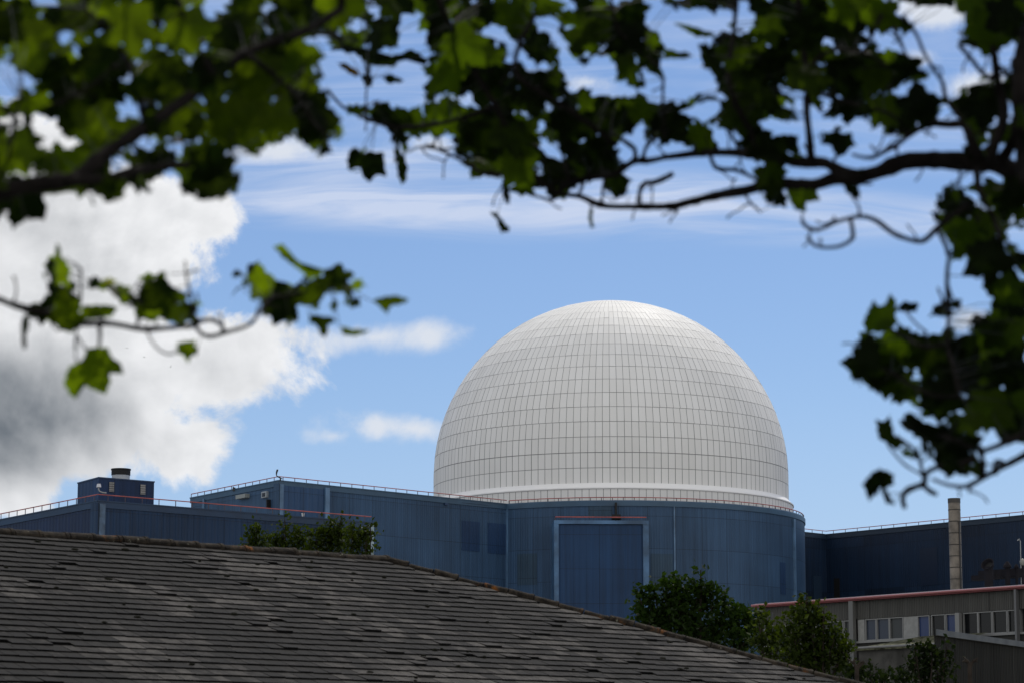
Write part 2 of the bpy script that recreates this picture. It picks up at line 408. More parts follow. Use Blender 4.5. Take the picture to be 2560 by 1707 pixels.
# drum
RDR = 481 / F * DY * 1.004
drum = thing('turbine_annex', (DX, DY, 0), 'curved slate-blue clad building round the foot of the dome, with a tall blue door', 'building')
zr = ZR
ph0, ph1 = R(-75), R(150)
nseg = 120
dm = MB()
for k in range(nseg):
    a = ph0 + (ph1 - ph0) * k / nseg; b_ = ph0 + (ph1 - ph0) * (k + 1) / nseg
    f = lambda ph, z, r=RDR: C0 + Vector((math.sin(ph) * r, -math.cos(ph) * r, z))
    ua, ub = a * RDR, b_ * RDR
    dm.face([f(a, 0), f(b_, 0), f(b_, zr - .7), f(a, zr - .7)], [(ua, 0), (ub, 0), (ub, zr), (ua, zr)])
dm.build('wall', M['blue'], drum)
par = MB()
for k in range(nseg):
    a = ph0 + (ph1 - ph0) * k / nseg; b_ = ph0 + (ph1 - ph0) * (k + 1) / nseg
    ro, ri = RDR + .12, RDR - .9
    P_ = lambda ph, r, z: C0 + Vector((math.sin(ph) * r, -math.cos(ph) * r, z))
    par.face([P_(a, ro, zr - .72), P_(b_, ro, zr - .72), P_(b_, ro, zr - .12), P_(a, ro, zr - .12)])
    par.face([P_(a, ro, zr - .12), P_(b_, ro, zr - .12), P_(b_, ro - .1, zr), P_(a, ro - .1, zr)])
    par.face([P_(a, ro - .1, zr), P_(b_, ro - .1, zr), P_(b_, ri, zr), P_(a, ri, zr)])
    par.face([P_(a, RDR, zr - .72), P_(b_, RDR, zr - .72), P_(b_, ro, zr - .72), P_(a, ro, zr - .72)])
par.build('parapet', M['trim'], drum, smooth=False)
rail(drum, [C0 + Vector((math.sin(R(t)) * (RDR - .1), -math.cos(R(t)) * (RDR - .1), zr)) for t in [x * .75 - 32 for x in range(200)]], .36, 1.35, .06)
def drum_ph(px):  # angle of the drum surface seen at photo column px
    best = min(range(-900, 900), key=lambda k: abs((DX + math.sin(R(k / 10)) * RDR) / (DY - math.cos(R(k / 10)) * RDR) * F / 1.0045 + 1280 - px))
    return R(best / 10)
def drum_patch(name, px0, px1, py0, py1, m, o=.04):
    a, b_ = drum_ph(px0), drum_ph(px1); mb = MB()
    yy = DY - math.cos((a + b_) / 2) * RDR
    z1 = at((px0 + px1) / 2, py0, yy).z; z0 = at((px0 + px1) / 2, py1, yy).z
    k_ = max(2, int((b_ - a) / R(1.9)))
    for k in range(k_):
        p, q = a + (b_ - a) * k / k_, a + (b_ - a) * (k + 1) / k_
        f = lambda ph, z, r=RDR + o: C0 + Vector((math.sin(ph) * r, -math.cos(ph) * r, z))
        mb.face([f(p, z0), f(q, z0), f(q, z1), f(p, z1)], [(p * RDR, z0), (q * RDR, z0), (q * RDR, z1), (p * RDR, z1)])
        g_ = lambda ph, z: f(ph, z, RDR - .02)
        mb.face([f(p, z1), f(q, z1), g_(q, z1), g_(p, z1)])
    f = lambda ph, z, r=RDR + o: C0 + Vector((math.sin(ph) * r, -math.cos(ph) * r, z))
    for ph in (a, b_): mb.face([f(ph, z0), f(ph, z1), f(ph, z1, RDR - .02), f(ph, z0, RDR - .02)])
    return mb.build(name, m, drum)
drum_patch('cladding_patch', 1294, 1342, 1383, 1461, M['green_gap'])
drum_patch('cladding_patch', 1625, 1680, 1383, 1470, M['green_gap'])
drum_patch('cladding_patch', 1947, 1960, 1405, 1485, M['blue_gap'])
drum_patch('cladding_patch', 1470, 1530, 1262, 1290, M['green_gap'])
drum_patch('wall_strip', 1682.5, 1686, 1266, 1560, M['pilaster'], .18)
drum_patch('wall_strip', 1980.5, 1984, 1296, 1560, M['pilaster'], .22)
drum_patch('flue', 1536.5, 1542, 1256, 1293, M['black'], .55)
drum_patch('flue_box', 1529, 1549, 1290, 1302, M['black'], 2.6)
# door tower in front of the drum
fd = Facade((at(1384, 1400, 331).x, 331, 0), (at(1623, 1400, 331.6).x, 331.6, 0))
ul, zdt = fd.px(1388, 1299.5); ur, _ = fd.px(1616, 1299.5)
tw = MB(); fd.box(tw, ul + .35, ur - .35, 0, zdt - .5, -6, 0); tw.build('door', M['door'], drum)
tf = MB(); fd.box(tf, ul - .15, ul + .40, 0, zdt - .45, -6, .22); fd.box(tf, ur - .45, ur + .25, 0, zdt - .45, -6, .22)
fd.box(tf, ul - .15, ur + .25, zdt - .44, zdt, -6, .24)
tf.build('door_frame', mat('door_frame_blue', (.06, .14, .26), .45, var=.5, vscale=.25), drum)
pl = MB(); fd.pbox(pl, (1612, 1303), (1624, 1500), -2.5, -.6); pl.build('corner_strip', M['pilaster'], drum)
rail(drum, [fd.pt(ul, zdt, 0), fd.pt(ur, zdt, 0)], .42, 12, .07)
roofm = MB(); prism(roofm, [tuple(C0 + Vector((math.sin(R(t)) * (RDR - .9), -math.cos(R(t)) * (RDR - .9), 0)))[:2] for t in range(0, 360, 4)], zr - 1.5, zr - .9)
roofm.build('roof', M['stone'], drum)

def block(name, label, walls, zroof, depth_pts, mats, trim=M['trim'], railh=.5, step=1.75, cat='building', rails=None, parapet=.7):
    """walls: list of ground points along the visible fronts; depth_pts closes the footprint behind"""
    c = sum((Vector(p) for p in walls), Vector()) / len(walls)
    t = thing(name, (c.x, c.y, 0), label, cat)
    n = len(walls); full = [tuple(p)[:2] for p in walls] + [tuple(p)[:2] for p in depth_pts]
    for i in range(n - 1):
        mb = MB(); a, b_ = Vector(walls[i]), Vector(walls[i + 1]); L = (b_ - a).length
        fc = Facade(a, b_)
        fc.box(mb, 0, L, 0, zroof - parapet, -.4, 0)
        mb.build('wall', mats[i], t)
        pb = MB(); fc.box(pb, -.1, L + .1, zroof - parapet + .002, zroof - .12, -.5, .10); fc.box(pb, -.14, L + .14, zroof - .118, zroof, -.54, .16)
        pb.build('parapet', trim, t)
    rb = MB(); cen = sum((Vector((p[0], p[1], 0)) for p in full), Vector()) / len(full)
    shr = [(p[0] + .2, p[1] + 1.3) for p in full]
    prism(rb, shr, zroof - 1.6, zroof - 1.1)
    rb.build('roof', M['stone'], t)
    bk = MB(); fl = [Vector((*p, 0)) for p in full]
    for i in range(n - 1, len(fl)):
        a, b_ = fl[i], fl[(i + 1) % len(fl)]
        L = (b_ - a).length
        bk.face([a, b_, b_ + Z * (zroof - .05), a + Z * (zroof - .05)], [(0, 0), (L, 0), (L, zroof), (0, zroof)])
    bk.build('back_wall', mats[-1], t)
    if railh: rail(t, [Vector((p[0], p[1], zroof)) for p in (rails or walls)], railh, step)
    return t

# big corner building left of the drum
back = Vector((.55, .83, 0)) * 0
bigt = block('auxiliary_building', 'large slate-blue clad building with pale corner strips and red roof rail, left of the dome', [Lc, Kc, J], ZR, [J + dl * 12, Lc + dj * 30],
             [M['blue'], M['blue']], railh=.42)
fb = Facade(Kc, J); fl_ = Facade(Kc, Lc)
def onw(fc, parent, name, a, b_, o0, o1, m):
    mb = MB(); fc.pbox(mb, a, b_, o0, o1); return mb.build(name, m, parent)
onw(fb, bigt, 'ribbed_panel', (704, 1212), (808, 1420), .0, .12, M['blue_ribbed'])
onw(fb, bigt, 'corner_strip', (697, 1209), (703.5, 1400), .0, .25, M['pilaster'])
onw(fl_, bigt, 'corner_strip', (688, 1209), (696.5, 1400), .0, .2, M['blue'])
onw(fb, bigt, 'wall_strip', (809.5, 1218), (818, 1400), .0, .35, M['pilaster'])
onw(fb, bigt, 'cladding_patch', (1154.5, 1300), (1198.5, 1378), .0, .05, M['blue_gap'])
onw(fb, bigt, 'cladding_patch', (1219, 1305), (1264.5, 1385), .0, .05, M['blue_gap'])
onw(fb, bigt, 'cladding_patch', (1110, 1256), (1118, 1262), .0, .2, M['trim_dark'])
onw(fb, bigt, 'cladding_patch', (1154, 1255), (1219, 1262), .0, .16, M['trim_dark'])
onw(fb, bigt, 'wall_strip', (1264.5, 1263), (1267, 1500), .0, .3, M['pilaster'])
wf = MB(); fl_.pbox(wf, (659, 1229), (671, 1242), 0, .3); w_ = wf.build('window', mat('window_frame_white', (.35, .38, .4), .5), bigt)
onw(fl_, w_, 'pane', (661.5, 1232), (668.5, 1240), .3, .34, M['dark'])
onw(fl_, bigt, 'duct_cover', (600, 1238), (624, 1243), .0, .6, mat('pale_duct', (.28, .30, .28), .5))
onw(fl_, bigt, 'vent_pipe', (675, 1248), (677, 1270), .0, .5, M['black'])
onw(fl_, bigt, 'wall_strip', (510, 1246), (512.5, 1290), .0, .2, M['pilaster'])

# right wing
de = (WB - WA).normalized(); dbk = Vector((-de.y, de.x, 0))
if dbk.y < 0: dbk = -dbk
wl = WA - dj * 14
wing = block('turbine_hall', 'navy clad hall with vignette-darkened colour to the right of the dome behind the tall flue', [wl, WA, WA + de * ((WB - WA).length + 25)], ZR,
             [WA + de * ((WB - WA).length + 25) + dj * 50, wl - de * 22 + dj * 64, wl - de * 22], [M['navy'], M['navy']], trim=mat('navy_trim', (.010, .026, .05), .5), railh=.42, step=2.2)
fw = Facade(WA, WB)
onw(fw, wing, 'cladding_patch', (2085, 1445), (2100, 1500), 0, .05, M['black'])
onw(fw, wing, 'cladding_patch', (2300, 1370), (2345, 1460), 0, .05, mat('navy_patch', (.004, .013, .035), .5))
onw(Facade(wl, WA), wing, 'personnel_door', (2031, 1438), (2052, 1500), 0, .2, mat('navy_door', (.012, .03, .06), .5))

# low building on the left
HL = 28. + CH
LCn = onlevel(245, 1249, HL); LE = onlevel(928, 1304, HL); LW = onlevel(0, 1297, HL); LW = LCn + (LW - LCn) * 1.25
dlo = (LE - LCn).normalized(); dlw = (LW - LCn).normalized()
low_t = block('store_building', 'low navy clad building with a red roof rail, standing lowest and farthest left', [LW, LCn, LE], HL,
              [LE + dlw * 8, LW + dlo * 25], [M['blue_low_shaded'], M['blue_low']], trim=mat('navy_parapet', (.008, .030, .072), .5, var=.2, vscale=.3), railh=.55, step=1.9)
flo = Facade(LCn, LE); fll = Facade(LCn, LW)
onw(flo, low_t, 'corner_strip', (245.5, 1258), (257, 1380), 0, .3, mat('weathered_strip', (.055, .095, .15), .45, var=.7, vscale=.45))
onw(fll, low_t, 'corner_strip', (234, 1258), (245, 1380), 0, .3, M['blue_low'])
onw(flo, low_t, 'corner_strip', (922, 1312), (930, 1392), 0, .3, mat('peeling_strip', (.30, .38, .42), .6, var=.6, vscale=.6))
fl2 = MB(); q = flo.px(762, 1284)
fl2.tube([flo.pt(q[0], q[1] - .25, -.3), flo.pt(q[0], q[1] + .12, -.3)], [.13, .17], 8); set_label(fl2.build('floodlight', mat('lamp_white', (.7, .7, .68), .4), low_t))

# rooftop plant room with exhaust stack on the low building
zpt = at(247, 1191, 262).z
PC = onlevel(247, 1191, zpt); PR = onlevel(385.5, 1202, zpt); PL = onlevel(194.5, 1205, zpt)
dpr = (PR - PC); dpl = (PL - PC)
pt = thing('plant_room', (PC.x, PC.y, HL - 1), 'navy box-shaped plant room with a wide black flue, standing on the low left roof', 'plant room')
pm = MB(); prism(pm, [tuple(PL)[:2], tuple(PC)[:2], tuple(PR)[:2], tuple(PR + dpl)[:2]], HL - 1.5, zpt - .12); pm.build('wall', cladding('plant_blue', (.005, .022, .070), period=.9, var=.05, bump=.3), pt)
pr_ = MB(); e = .15
cen = (PL + PR) / 2
prism(pr_, [tuple(cen + (p - cen) * 1.02)[:2] for p in (PL, PC, PR, PR + dpl)], zpt - .118, zpt); pr_.build('roof', M['trim_dark'], pt)
fp = Facade(PC, PR)
lm = cladding('louvre_grey', (.22, .21, .20), period=40, pw=40, ph=.22, seam=.3, var=.02, bump=0)
onw(fp, pt, 'louvre', (272.5, 1203.5), (283.5, 1229), 0, .12, lm); onw(fp, pt, 'louvre', (350.5, 1210), (362, 1235.5), 0, .12, lm)
sx = at(302, 1192, PC.y + 4); rs = 23.8 / F * sx.y
st_ = MB(); z1 = at(302, 1193, sx.y - rs).z; z2 = at(302, 1184.5, sx.y - rs).z; z3 = at(302, 1168.5, sx.y - rs).z
st_.tube([(sx.x, sx.y, zpt - .5), (sx.x, sx.y, z2)], [rs * .95] * 2, 32); fo = st_.build('flue_base', mat('flue_grey', (.42, .44, .46), .5), pt, smooth=False)
st2 = MB(); st2.grid([[Vector((sx.x + math.cos(2 * math.pi * k / 32) * r, sx.y + math.sin(2 * math.pi * k / 32) * r, z)) for k in range(32)] for r, z in ((rs, z2 + .01), (rs * 1.0, z3 - .15), (rs * 1.05, z3 - .12), (rs * 1.05, z3), (rs * .9, z3), (rs * .9, z2))], True, False)
st2.build('flue', M['black'], pt)
# gooseneck lamp on the roof edge
lt = MB(); q = [at(x, y, 255.) for x, y in ((266, 1231), (256, 1230), (249, 1227), (246.5, 1222), (246.5, 1213), (245, 1210))]
lt.tube(q, .07, 6); lh = MB(); lh.tube([at(247, 1217, 255), at(247, 1208.5, 255)], [.24, .17], 8)
lamp = thing('roof_lamp', tuple(at(266, 1231, 255)), 'white swan-neck lamp curling up from the low roof edge before the plant room', 'lamp')
lt.build('arm', M['grey'], lamp); lh.build('lamp_head', mat('lamp_head', (.6, .6, .62), .4), lamp)

# davit / aerial on the corner building and floodlight on its rail
Kz = Kc + Z * ZR
an = thing('davit', tuple(Kz), 'thin bent metal arm standing on the corner of the big blue roof', 'davit')
q = [at(x, y, Kc.y - .1) for x, y in ((701, 1200), (701, 1194), (699, 1192), (693, 1190), (691, 1186), (691.5, 1180), (693.5, 1174), (695.5, 1173))]
mb = MB(); mb.tube(q, [.10, .10, .10, .08, .07, .11, .13, .05], 6); mb.build('arm', M['dark'], an)
mb = MB(); mb.tube([at(697, 1191, Kc.y), at(706, 1196, Kc.y)], .05, 5); mb.build('bracket', M['dark'], an)
fl3 = thing('floodlight', tuple(at(585, 1222, 322)), 'small dark floodlight clamped to the sloping red rail left of the bent arm', 'floodlight')
mb = MB(); mb.box(at(585, 1222, 322), Vector((1, 0, 0)), Vector((0, 1, 0)), Z, .32, .3, .42); mb.build('lamp_head', M['dark'], fl3)
mb = MB(); mb.tube([at(585, 1226, 322.1), at(583, 1215, 322.1)], .06, 5); mb.build('bracket', M['dark'], fl3)

# ---------------------------------------------------------------- tall segmented chimney
CY_ = 176.; ct = at(2385, 1245, CY_); cb = at(2391, 1500, CY_); rc = 15.2 / F * CY_
ch = thing('chimney', (ct.x, CY_, 0), 'tall slim banded tan flue pipe rising behind the red-edged grey office', 'chimney')
cmat = mat('chimney_tan', (.17, .145, .115), .6, var=.45, vscale=1.1)
mb = MB(); band_px = [1245, 1274, 1303, 1332, 1361, 1389.5, 1418, 1447, 1476]
zs = [at(2387, p, CY_).z for p in band_px]
prof = []
for i in range(len(zs) - 1):
    prof += [(rc, zs[i] - .02), (rc, zs[i + 1] + .05)]
prof += [(rc, 0)]
mb.grid([[Vector((ct.x + math.cos(2 * math.pi * k / 28) * r, CY_ + math.sin(2 * math.pi * k / 28) * r, z)) for k in range(28)] for r, z in prof], True, False)
mb.build('shaft', cmat, ch, smooth=True)
for z in zs[1:]:
    mb = MB(); mb.tube([(ct.x, CY_, z - .025), (ct.x, CY_, z + .035)], rc * 1.03, 28); mb.build('joint_band', mat('band_dark', (.03, .025, .02), .7) if z == zs[1] else bpy.data.materials['band_dark'], ch)
mb = MB(); mb.grid([[Vector((ct.x + math.cos(2 * math.pi * k / 28) * r, CY_ + math.sin(2 * math.pi * k / 28) * r, z)) for k in range(28)] for r, z in ((rc * 1.04, zs[0] - .3), (rc * 1.04, zs[0]), (rc * .9, zs[0]), (rc * .9, zs[0] - 1.5))], True, False); mb.build('rim', mat('rim_dark', (.05, .045, .04), .6), ch)
mb = MB(); mb.tube([(ct.x + rc * .62, CY_ - rc * .95, 0), (ct.x + rc * .62, CY_ - rc * .95, zs[2])], .05, 6); mb.build('cable_duct', M['dark'], ch)

# ---------------------------------------------------------------- grey office with red roof edge
HO = 12. + CH
OA = onlevel(1897, 1508, HO); OB = onlevel(2560, 1460, HO); do = (OB - OA).normalized()
off_t = thing('office_block', (OA.x, OA.y, 0), 'grey office block with ribbed cladding, red roof edge and a strip of windows, lower right', 'building')
fo_ = Facade(OA, OB); LO = fo_.L + 8
dbo = -fo_.n
OGR = cladding('grey_sheet', (.082, .081, .074), period=.26, pw=9, ph=30, var=.03, bump=1.5, stain=.15, rough=.8, spec=.1)
OWL = mat('grey_render', (.036, .035, .032), .9, .1, var=.2, vscale=.5)
def zof(px, py): return fo_.px(px, py)[1]
zf0 = zof(2300, 1486.) ; zw1 = zof(2142, 1548); zw0 = zof(2142, 1602)
zf0 = HO - .27
mb = MB(); fo_.box(mb, 0, LO, zw1 + .02, zf0, -.5, 0); mb.build('cladding_band', OGR, off_t)
mb = MB(); fo_.box(mb, 0, LO, 0, zw0 - .12, -.5, -.06); mb.build('wall', OWL, off_t)
mb = MB(); fo_.box(mb, -12, -10, 0, 1, -12, -11) if False else None
# side and back
mb = MB(); A_ = fo_.pt(0, 0, -.5); B_ = fo_.pt(0, 0, -14)
mb.face([A_, B_, B_ + Z * zf0, A_ + Z * zf0]); A2 = fo_.pt(LO, 0, -.5); B2 = fo_.pt(LO, 0, -14)
mb.face([A2, B2, B2 + Z * zf0, A2 + Z * zf0]); mb.face([B_, B2, B2 + Z * zf0, B_ + Z * zf0]); mb.build('back_wall', OWL, off_t)
mb = MB(); fo_.box(mb, -.25, LO, HO - .10, HO - .002, -14, .12); mb.build('roof', mat('roof_pale', (.28, .29, .31), .35, var=.3, vscale=.3), off_t)
mb = MB(); fo_.box(mb, -.28, LO, HO - .26, HO - .102, -14.02, .30); mb.build('fascia', mat('fascia_red', (.17, .022, .024), .5, var=.3, vscale=.4), off_t)
mb = MB(); fo_.tube = None
mb.tube([fo_.pt(-.3, HO - .13, .34), fo_.pt(LO, HO - .13, .34)], .075, 8); mb.build('gutter', mat('gutter_pink', (.30, .10, .10), .3), off_t)
frm = mat('frame_white', (.22, .22, .21), .5); gl = mat('dark_glass', (.006, .007, .008), .15, .25); glb = mat('blue_blind', (.010, .030, .11), .3, .5); glg = mat('grey_blind', (.028, .032, .032), .4); pnl = mat('white_panel', (.26, .26, .245), .6, var=.12)
mb = MB(); fo_.box(mb, 0, LO, zw0 - .12, zw0, -.3, .06); mb.build('window_sill', frm, off_t)
mb = MB(); fo_.box(mb, 0, LO, zw0, zw1 + .02, -.5, -.32); mb.build('recess_wall', M['dark'], off_t)
sx8 = lambda x: 1800 + x / 3.092
panes = [(342, 425, 'g'), (430, 500, 'b'), (620, 720, 'g'), (740, 845, 'g'), (850, 945, 'g'), (960, 1022, 'g'), (1062, 1112, 'p'), (1124, 1198, 'n'), (1212, 1300, 'n'), (1312, 1408, 'g'), (1415, 1525, 'p'), (1530, 1612, 'b'),
         (1636, 1732, 'k'), (1748, 1840, 'b'), (1882, 1986, 'k'), (1998, 2094, 'k'), (2110, 2212, 'k'), (2228, 2312, 'k'), (2370, 2470, 'k'), (2490, 2600, 'k')]
mm_ = {'g': glg, 'b': glb, 'p': pnl, 'n': mat('navy_blind', (.018, .028, .05), .3), 'k': gl}
for x0, x1, kd in panes:
    u0 = fo_.px(sx8(x0), 1560)[0]; u1 = fo_.px(sx8(x1), 1560)[0]
    if kd == 'p':
        mb = MB(); fo_.box(mb, u0, u1, zw0 + .002, zw1, -.3, -.04); mb.build('infill_panel', pnl, off_t); continue
    mb = MB(); t_ = .055
    for bx in ((u0 - t_, u0, zw0, zw1), (u1, u1 + t_, zw0, zw1), (u0, u1, zw0 + .002, zw0 + t_), (u0, u1, zw1 - t_, zw1)): fo_.box(mb, *bx, -.3, -.02)
    wn_ = mb.build('window', frm, off_t)
    mb = MB(); fo_.box(mb, u0, u1, zw0 + t_, zw1 - t_, -.2, -.14); mb.build('pane', mm_[kd], wn_)
def opost(px, w_, nm, m_, ztop=None):
    u = fo_.px(px, 1560)[0]; mb = MB(); fo_.box(mb, u - w_ / 2, u + w_ / 2, 0, (ztop or HO - .27), .062, .34); return mb.build(nm, m_, off_t)
opost(2136.5, .34, 'column', mat('column_grey', (.13, .13, .12), .5)); opost(2402, .30, 'mullion_post', frm, zw1); opost(2548.5, .14, 'downpipe', mat('pipe_grey', (.12, .12, .12), .5))
# lean-to roof with moss under the windows
fl4 = Facade(fo_.pt(0, 0, 3.2), fo_.pt(10, 0, 3.2))
pu0, pz = fl4.px(2144, 1620); pu1, _ = fl4.px(2390, 1610)
ltt = thing('lean_to', tuple(fl4.pt(pu0, 0)), 'low grey lean-to with a mossy sloping roof under the office windows', 'lean-to')
mb = MB(); fl4.box(mb, pu0 + .1, pu1, 0, pz - .12, -3.1, 0); mb.build('wall', mat('leanto_render', (.065, .063, .057), .9, .1, var=.3, vscale=1.2), ltt)
mb = MB(); a, b_ = fl4.pt(pu0, pz, .25), fl4.pt(pu1, pz, .25); zt_ = zw0 + .06
mid0, mid1 = fl4.pt(pu0 + 2.4, zt_, -2.9), fl4.pt(pu1, zt_, -2.9)
mb.face([a, b_, mid1, mid0]); mb.face([a, mid0, fl4.pt(pu0, pz, -2.9)]); mb.face([a - Z * .14, b_ - Z * .14, b_, a]); mb.face([a - Z * .14, a, fl4.pt(pu0, pz, -2.9), fl4.pt(pu0, pz - .14, -2.9)])
mb.build('roof', mat('mossy_felt', (.085, .085, .055), .95, .1, var=.7, vscale=2.5, bump=.6, bscale=3), ltt)
mb = MB(); mb.tube([a + Vector((0, 0, .02)), b_ + Vector((0, 0, .02))], .07, 6); mb.build('gutter', mat('gutter_grey', (.2, .2, .19), .5), ltt)
# annex receding to the right in front
HA = at(2335, 1572, 118.).z
AA = onlevel(2335, 1572, HA); AB = onlevel(2560, 1604, HA); da_ = (AB - AA).normalized()
fa = Facade(AA, AA + da_ * 30)
axt = thing('side_annex', tuple(AA), 'dark ribbed flat-roofed annex running in from the bottom right corner below the windows', 'annex')
vb = Vector((AA.x, AA.y, 0)).normalized(); vb.rotate(Matrix.Rotation(R(-3), 3, 'Z'))
def para(mb, e, z0, z1):
    q = [AA - da_ * e + fa.n * e, AA + da_ * 30 + fa.n * e, AA + da_ * 30 + vb * 8, AA + vb * 8 - da_ * e]
    u = 0.
    for i in range(4):
        a, b_ = Vector((*q[i].to_2d(), 0)), Vector((*q[(i + 1) % 4].to_2d(), 0)); L = (b_ - a).length
        mb.face([a + Z * z0, b_ + Z * z0, b_ + Z * z1, a + Z * z1], [(u, z0), (u + L, z0), (u + L, z1), (u, z1)]); u += L
    mb.face([Vector((*p.to_2d(), z1)) for p in q]); mb.face([Vector((*p.to_2d(), z0)) for p in reversed(q)])
mb = MB(); para(mb, 0, 0, HA - .26); mb.build('wall', cladding('annex_sheet', (.030, .029, .025), period=.42, pw=2.4, ph=30, var=.10, bump=2., stain=.4, rough=.9, spec=.05), axt)
mb = MB(); para(mb, .16, HA - .258, HA); mb.build('roof', mat('annex_edge', (.09, .09, .082), .6, var=.3, vscale=.8), axt)

# rooftop ventilators behind the red edge
def cowl(px, py, sc_, label):
    Y = 170.; c = at(px, py, Y); t = thing('cowl_vent', (c.x, c.y, HO), label, 'vent')
    k = sc_ / F * Y
    mb = MB(); mb.tube([(c.x, c.y, HO), c + Vector((0, 0, -.2 * k))], [k * .58, k * .66], 20); mb.build('duct', M['cowl'], t, smooth=False)
    ax = Vector((-.55, -.62, .56)).normalized(); a = ax.cross(Z).normalized(); b_ = a.cross(ax)
    ring = lambda r, o, sx=1: [c + ax * o + a * (math.cos(2 * math.pi * i / 24) * r) + b_ * (math.sin(2 * math.pi * i / 24) * r) for i in range(24)]
    lowr = [Vector((c.x + math.cos(2 * math.pi * i / 24) * k * .66, c.y + math.sin(2 * math.pi * i / 24) * k * .66, c.z - .25 * k)) for i in range(24)]
    mb = MB(); mb.grid([ring(k * .7, -.35 * k), ring(k * .95, .35 * k), ring(k * 1.02, .38 * k), ring(k * .88, .36 * k), ring(k * .66, -.2 * k)], True, False); mb.build('hood', M['cowl'], t, smooth=False)
    mb = MB(); mb.grid([ring(k * .67, -.19 * k), ring(.01, -.195 * k)], True, True); mb.build('opening', M['black'], t)
    return t
M['cowl'] = mat('cowl_metal', (.016, .015, .018), .9, .1, var=.2)
cowl(2471, 1412, 17.5, 'round dark cowl ventilator with a wide tilted mouth on the office roof')
def conevent(px, py, h, wd, label):
    Y = 172.; c = at(px, py, Y); k = 1 / F * Y; t = thing('roof_vent', (c.x, c.y, HO), label, 'vent')
    mb = MB(); mb.tube([(c.x, c.y, HO), (c.x, c.y, c.z - h * .35 * k)], wd * .3 * k, 12); mb.build('duct', M['cowl'], t)
    mb = MB(); mb.tube([(c.x, c.y, c.z - h * .5 * k), (c.x, c.y, c.z - h * .2 * k), (c.x, c.y, c.z + h * .3 * k)], [wd * .5 * k, wd * .45 * k, wd * .12 * k], 12); mb.build('cap', M['cowl'], t)
conevent(2518, 1408, 20, 22, 'dim cone-capped roof vent just right of the round cowl')
conevent(2541, 1412, 12, 13, 'small cone-capped roof vent between the larger cone vent and the pale ball vent')
t = thing('ball_vent', (at(2556, 1408, 171.).x, 171, HO), 'pale ball-topped roof vent at the right edge of the picture', 'vent')
c = at(2556, 1404, 171.); mb = MB(); k = 171 / F
mb.grid([[c + Vector((math.cos(2 * math.pi * i / 16) * math.cos(R(e_)) * 7 * k, math.sin(2 * math.pi * i / 16) * math.cos(R(e_)) * 7 * k, math.sin(R(e_)) * 9 * k)) for i in range(16)] for e_ in range(-80, 81, 20)]); mb.build('cap', mat('pale_vent', (.22, .22, .19), .5), t, smooth=True)
mb = MB(); mb.tube([(c.x, c.y, HO), (c.x, c.y, c.z - 6 * k)], 3 * k, 8); mb.build('duct', M['cowl'], t)
t = thing('aerial', (at(2552, 1345, 173.).x, 173, HO), 'thin hooked aerial pole above the vents at the far right', 'aerial')
mb = MB(); mb.tube([(at(2552, 1440, 173.).x, 173, HO), at(2551, 1352, 173.), at(2548, 1346, 173.), at(2544, 1350, 173.)], [.03, .03, .03, .04], 5); mb.build('pole', M['grey'], t)
t = thing('duct_run', tuple(at(2500, 1436, 171.5) - Z * .3), 'low dark run of ducting on the office roof under the vents', 'duct')
mb = MB(); mb.box(at(2505, 1434, 174), fo_.d, fo_.n, Z, 3.2, .8, .55); mb.box(at(2466, 1442, 172.6), fo_.d, fo_.n, Z, 2.0, .6, .3); mb.build('casing', M['cowl'], t)

# lamp bracket by the trees
lp = thing('street_lamp', tuple(at(1927, 1600, 90).to_2d()) + (0,), 'thin dark lamp pole with a long level arm beside the office corner', 'street lamp')
mb = MB(); tp_ = at(1927, 1529.5, 90.); mb.tube([(tp_.x, 90, 0), tp_], .045, 8); mb.build('pole', M['dark'], lp)
mb = MB(); mb.tube([tp_, at(1880, 1523, 90.), at(1845, 1516, 90.)], [.035, .03, .03], 6); mb.build('arm', M['dark'], lp)
mb = MB(); mb.tube([at(1862, 1519, 90.), at(1850, 1515, 90.), at(1840, 1514.5, 90.)], [.05, .11, .05], 8); mb.build('lamp_head', mat('lamp_pale', (.45, .45, .45), .4), lp)

# ---------------------------------------------------------------- slate roof in front
Y0 = 40.
A0 = at(-60, 1322, Y0); zri = at(0, 1326.5, Y0).z
def lvl(px, py, z): r = ray(px, py); t = (z - CH) / r.z; return Vector((r.x * t, r.y * t, z))
A0 = lvl(0, 1331, zri - .06); E0 = lvl(958, 1398, zri - .06)
ud = (E0 - A0).normalized(); wd_ = Vector((ud.y, -ud.x, 0))      # wd_: down slope, towards the viewer
if wd_.y > 0: wd_ = -wd_
# pitch from the hip: (u + w) plan direction
hp = ud + wd_
r = ray(2146, 1713)
# E0 + s*hp has X/Y = r.x/r.y
k_ = r.x / r.y; s_ = (k_ * E0.y - E0.x) / (hp.x - k_ * hp.y)
Pn = E0 + hp * s_; zz = CH + r.z / r.y * Pn.y
SLOPE = (E0.z - zz) / s_
al = math.atan(SLOPE)
vdn = (wd_ * math.cos(al) - Z * math.sin(al)); nrm = (wd_ * math.sin(al) + Z * math.cos(al))
print('roof slope deg', math.degrees(al), 'ridge z', zri, 'ridge len', (E0 - A0).length)
house = thing('slate_roofed_house', (E0.x, E0.y, 0), 'weathered grey slate hipped roof with orange lichen on its ridge, filling the lower left foreground', 'house')
slm = bpy.data.materials.new('slate'); slm.use_nodes = True
n = NT(slm.node_tree); b = slm.node_tree.nodes['Principled BSDF']
a1 = n.n('ShaderNodeAttribute', attribute_name='tone'); tcs = n.n('ShaderNodeTexCoord')
n1 = n.noise(tcs.outputs['Object'], 9, 8, .7); n2 = n.noise(tcs.outputs['Object'], 1.1, 4, .6); n3 = n.noise(tcs.outputs['Object'], 40, 6, .7)
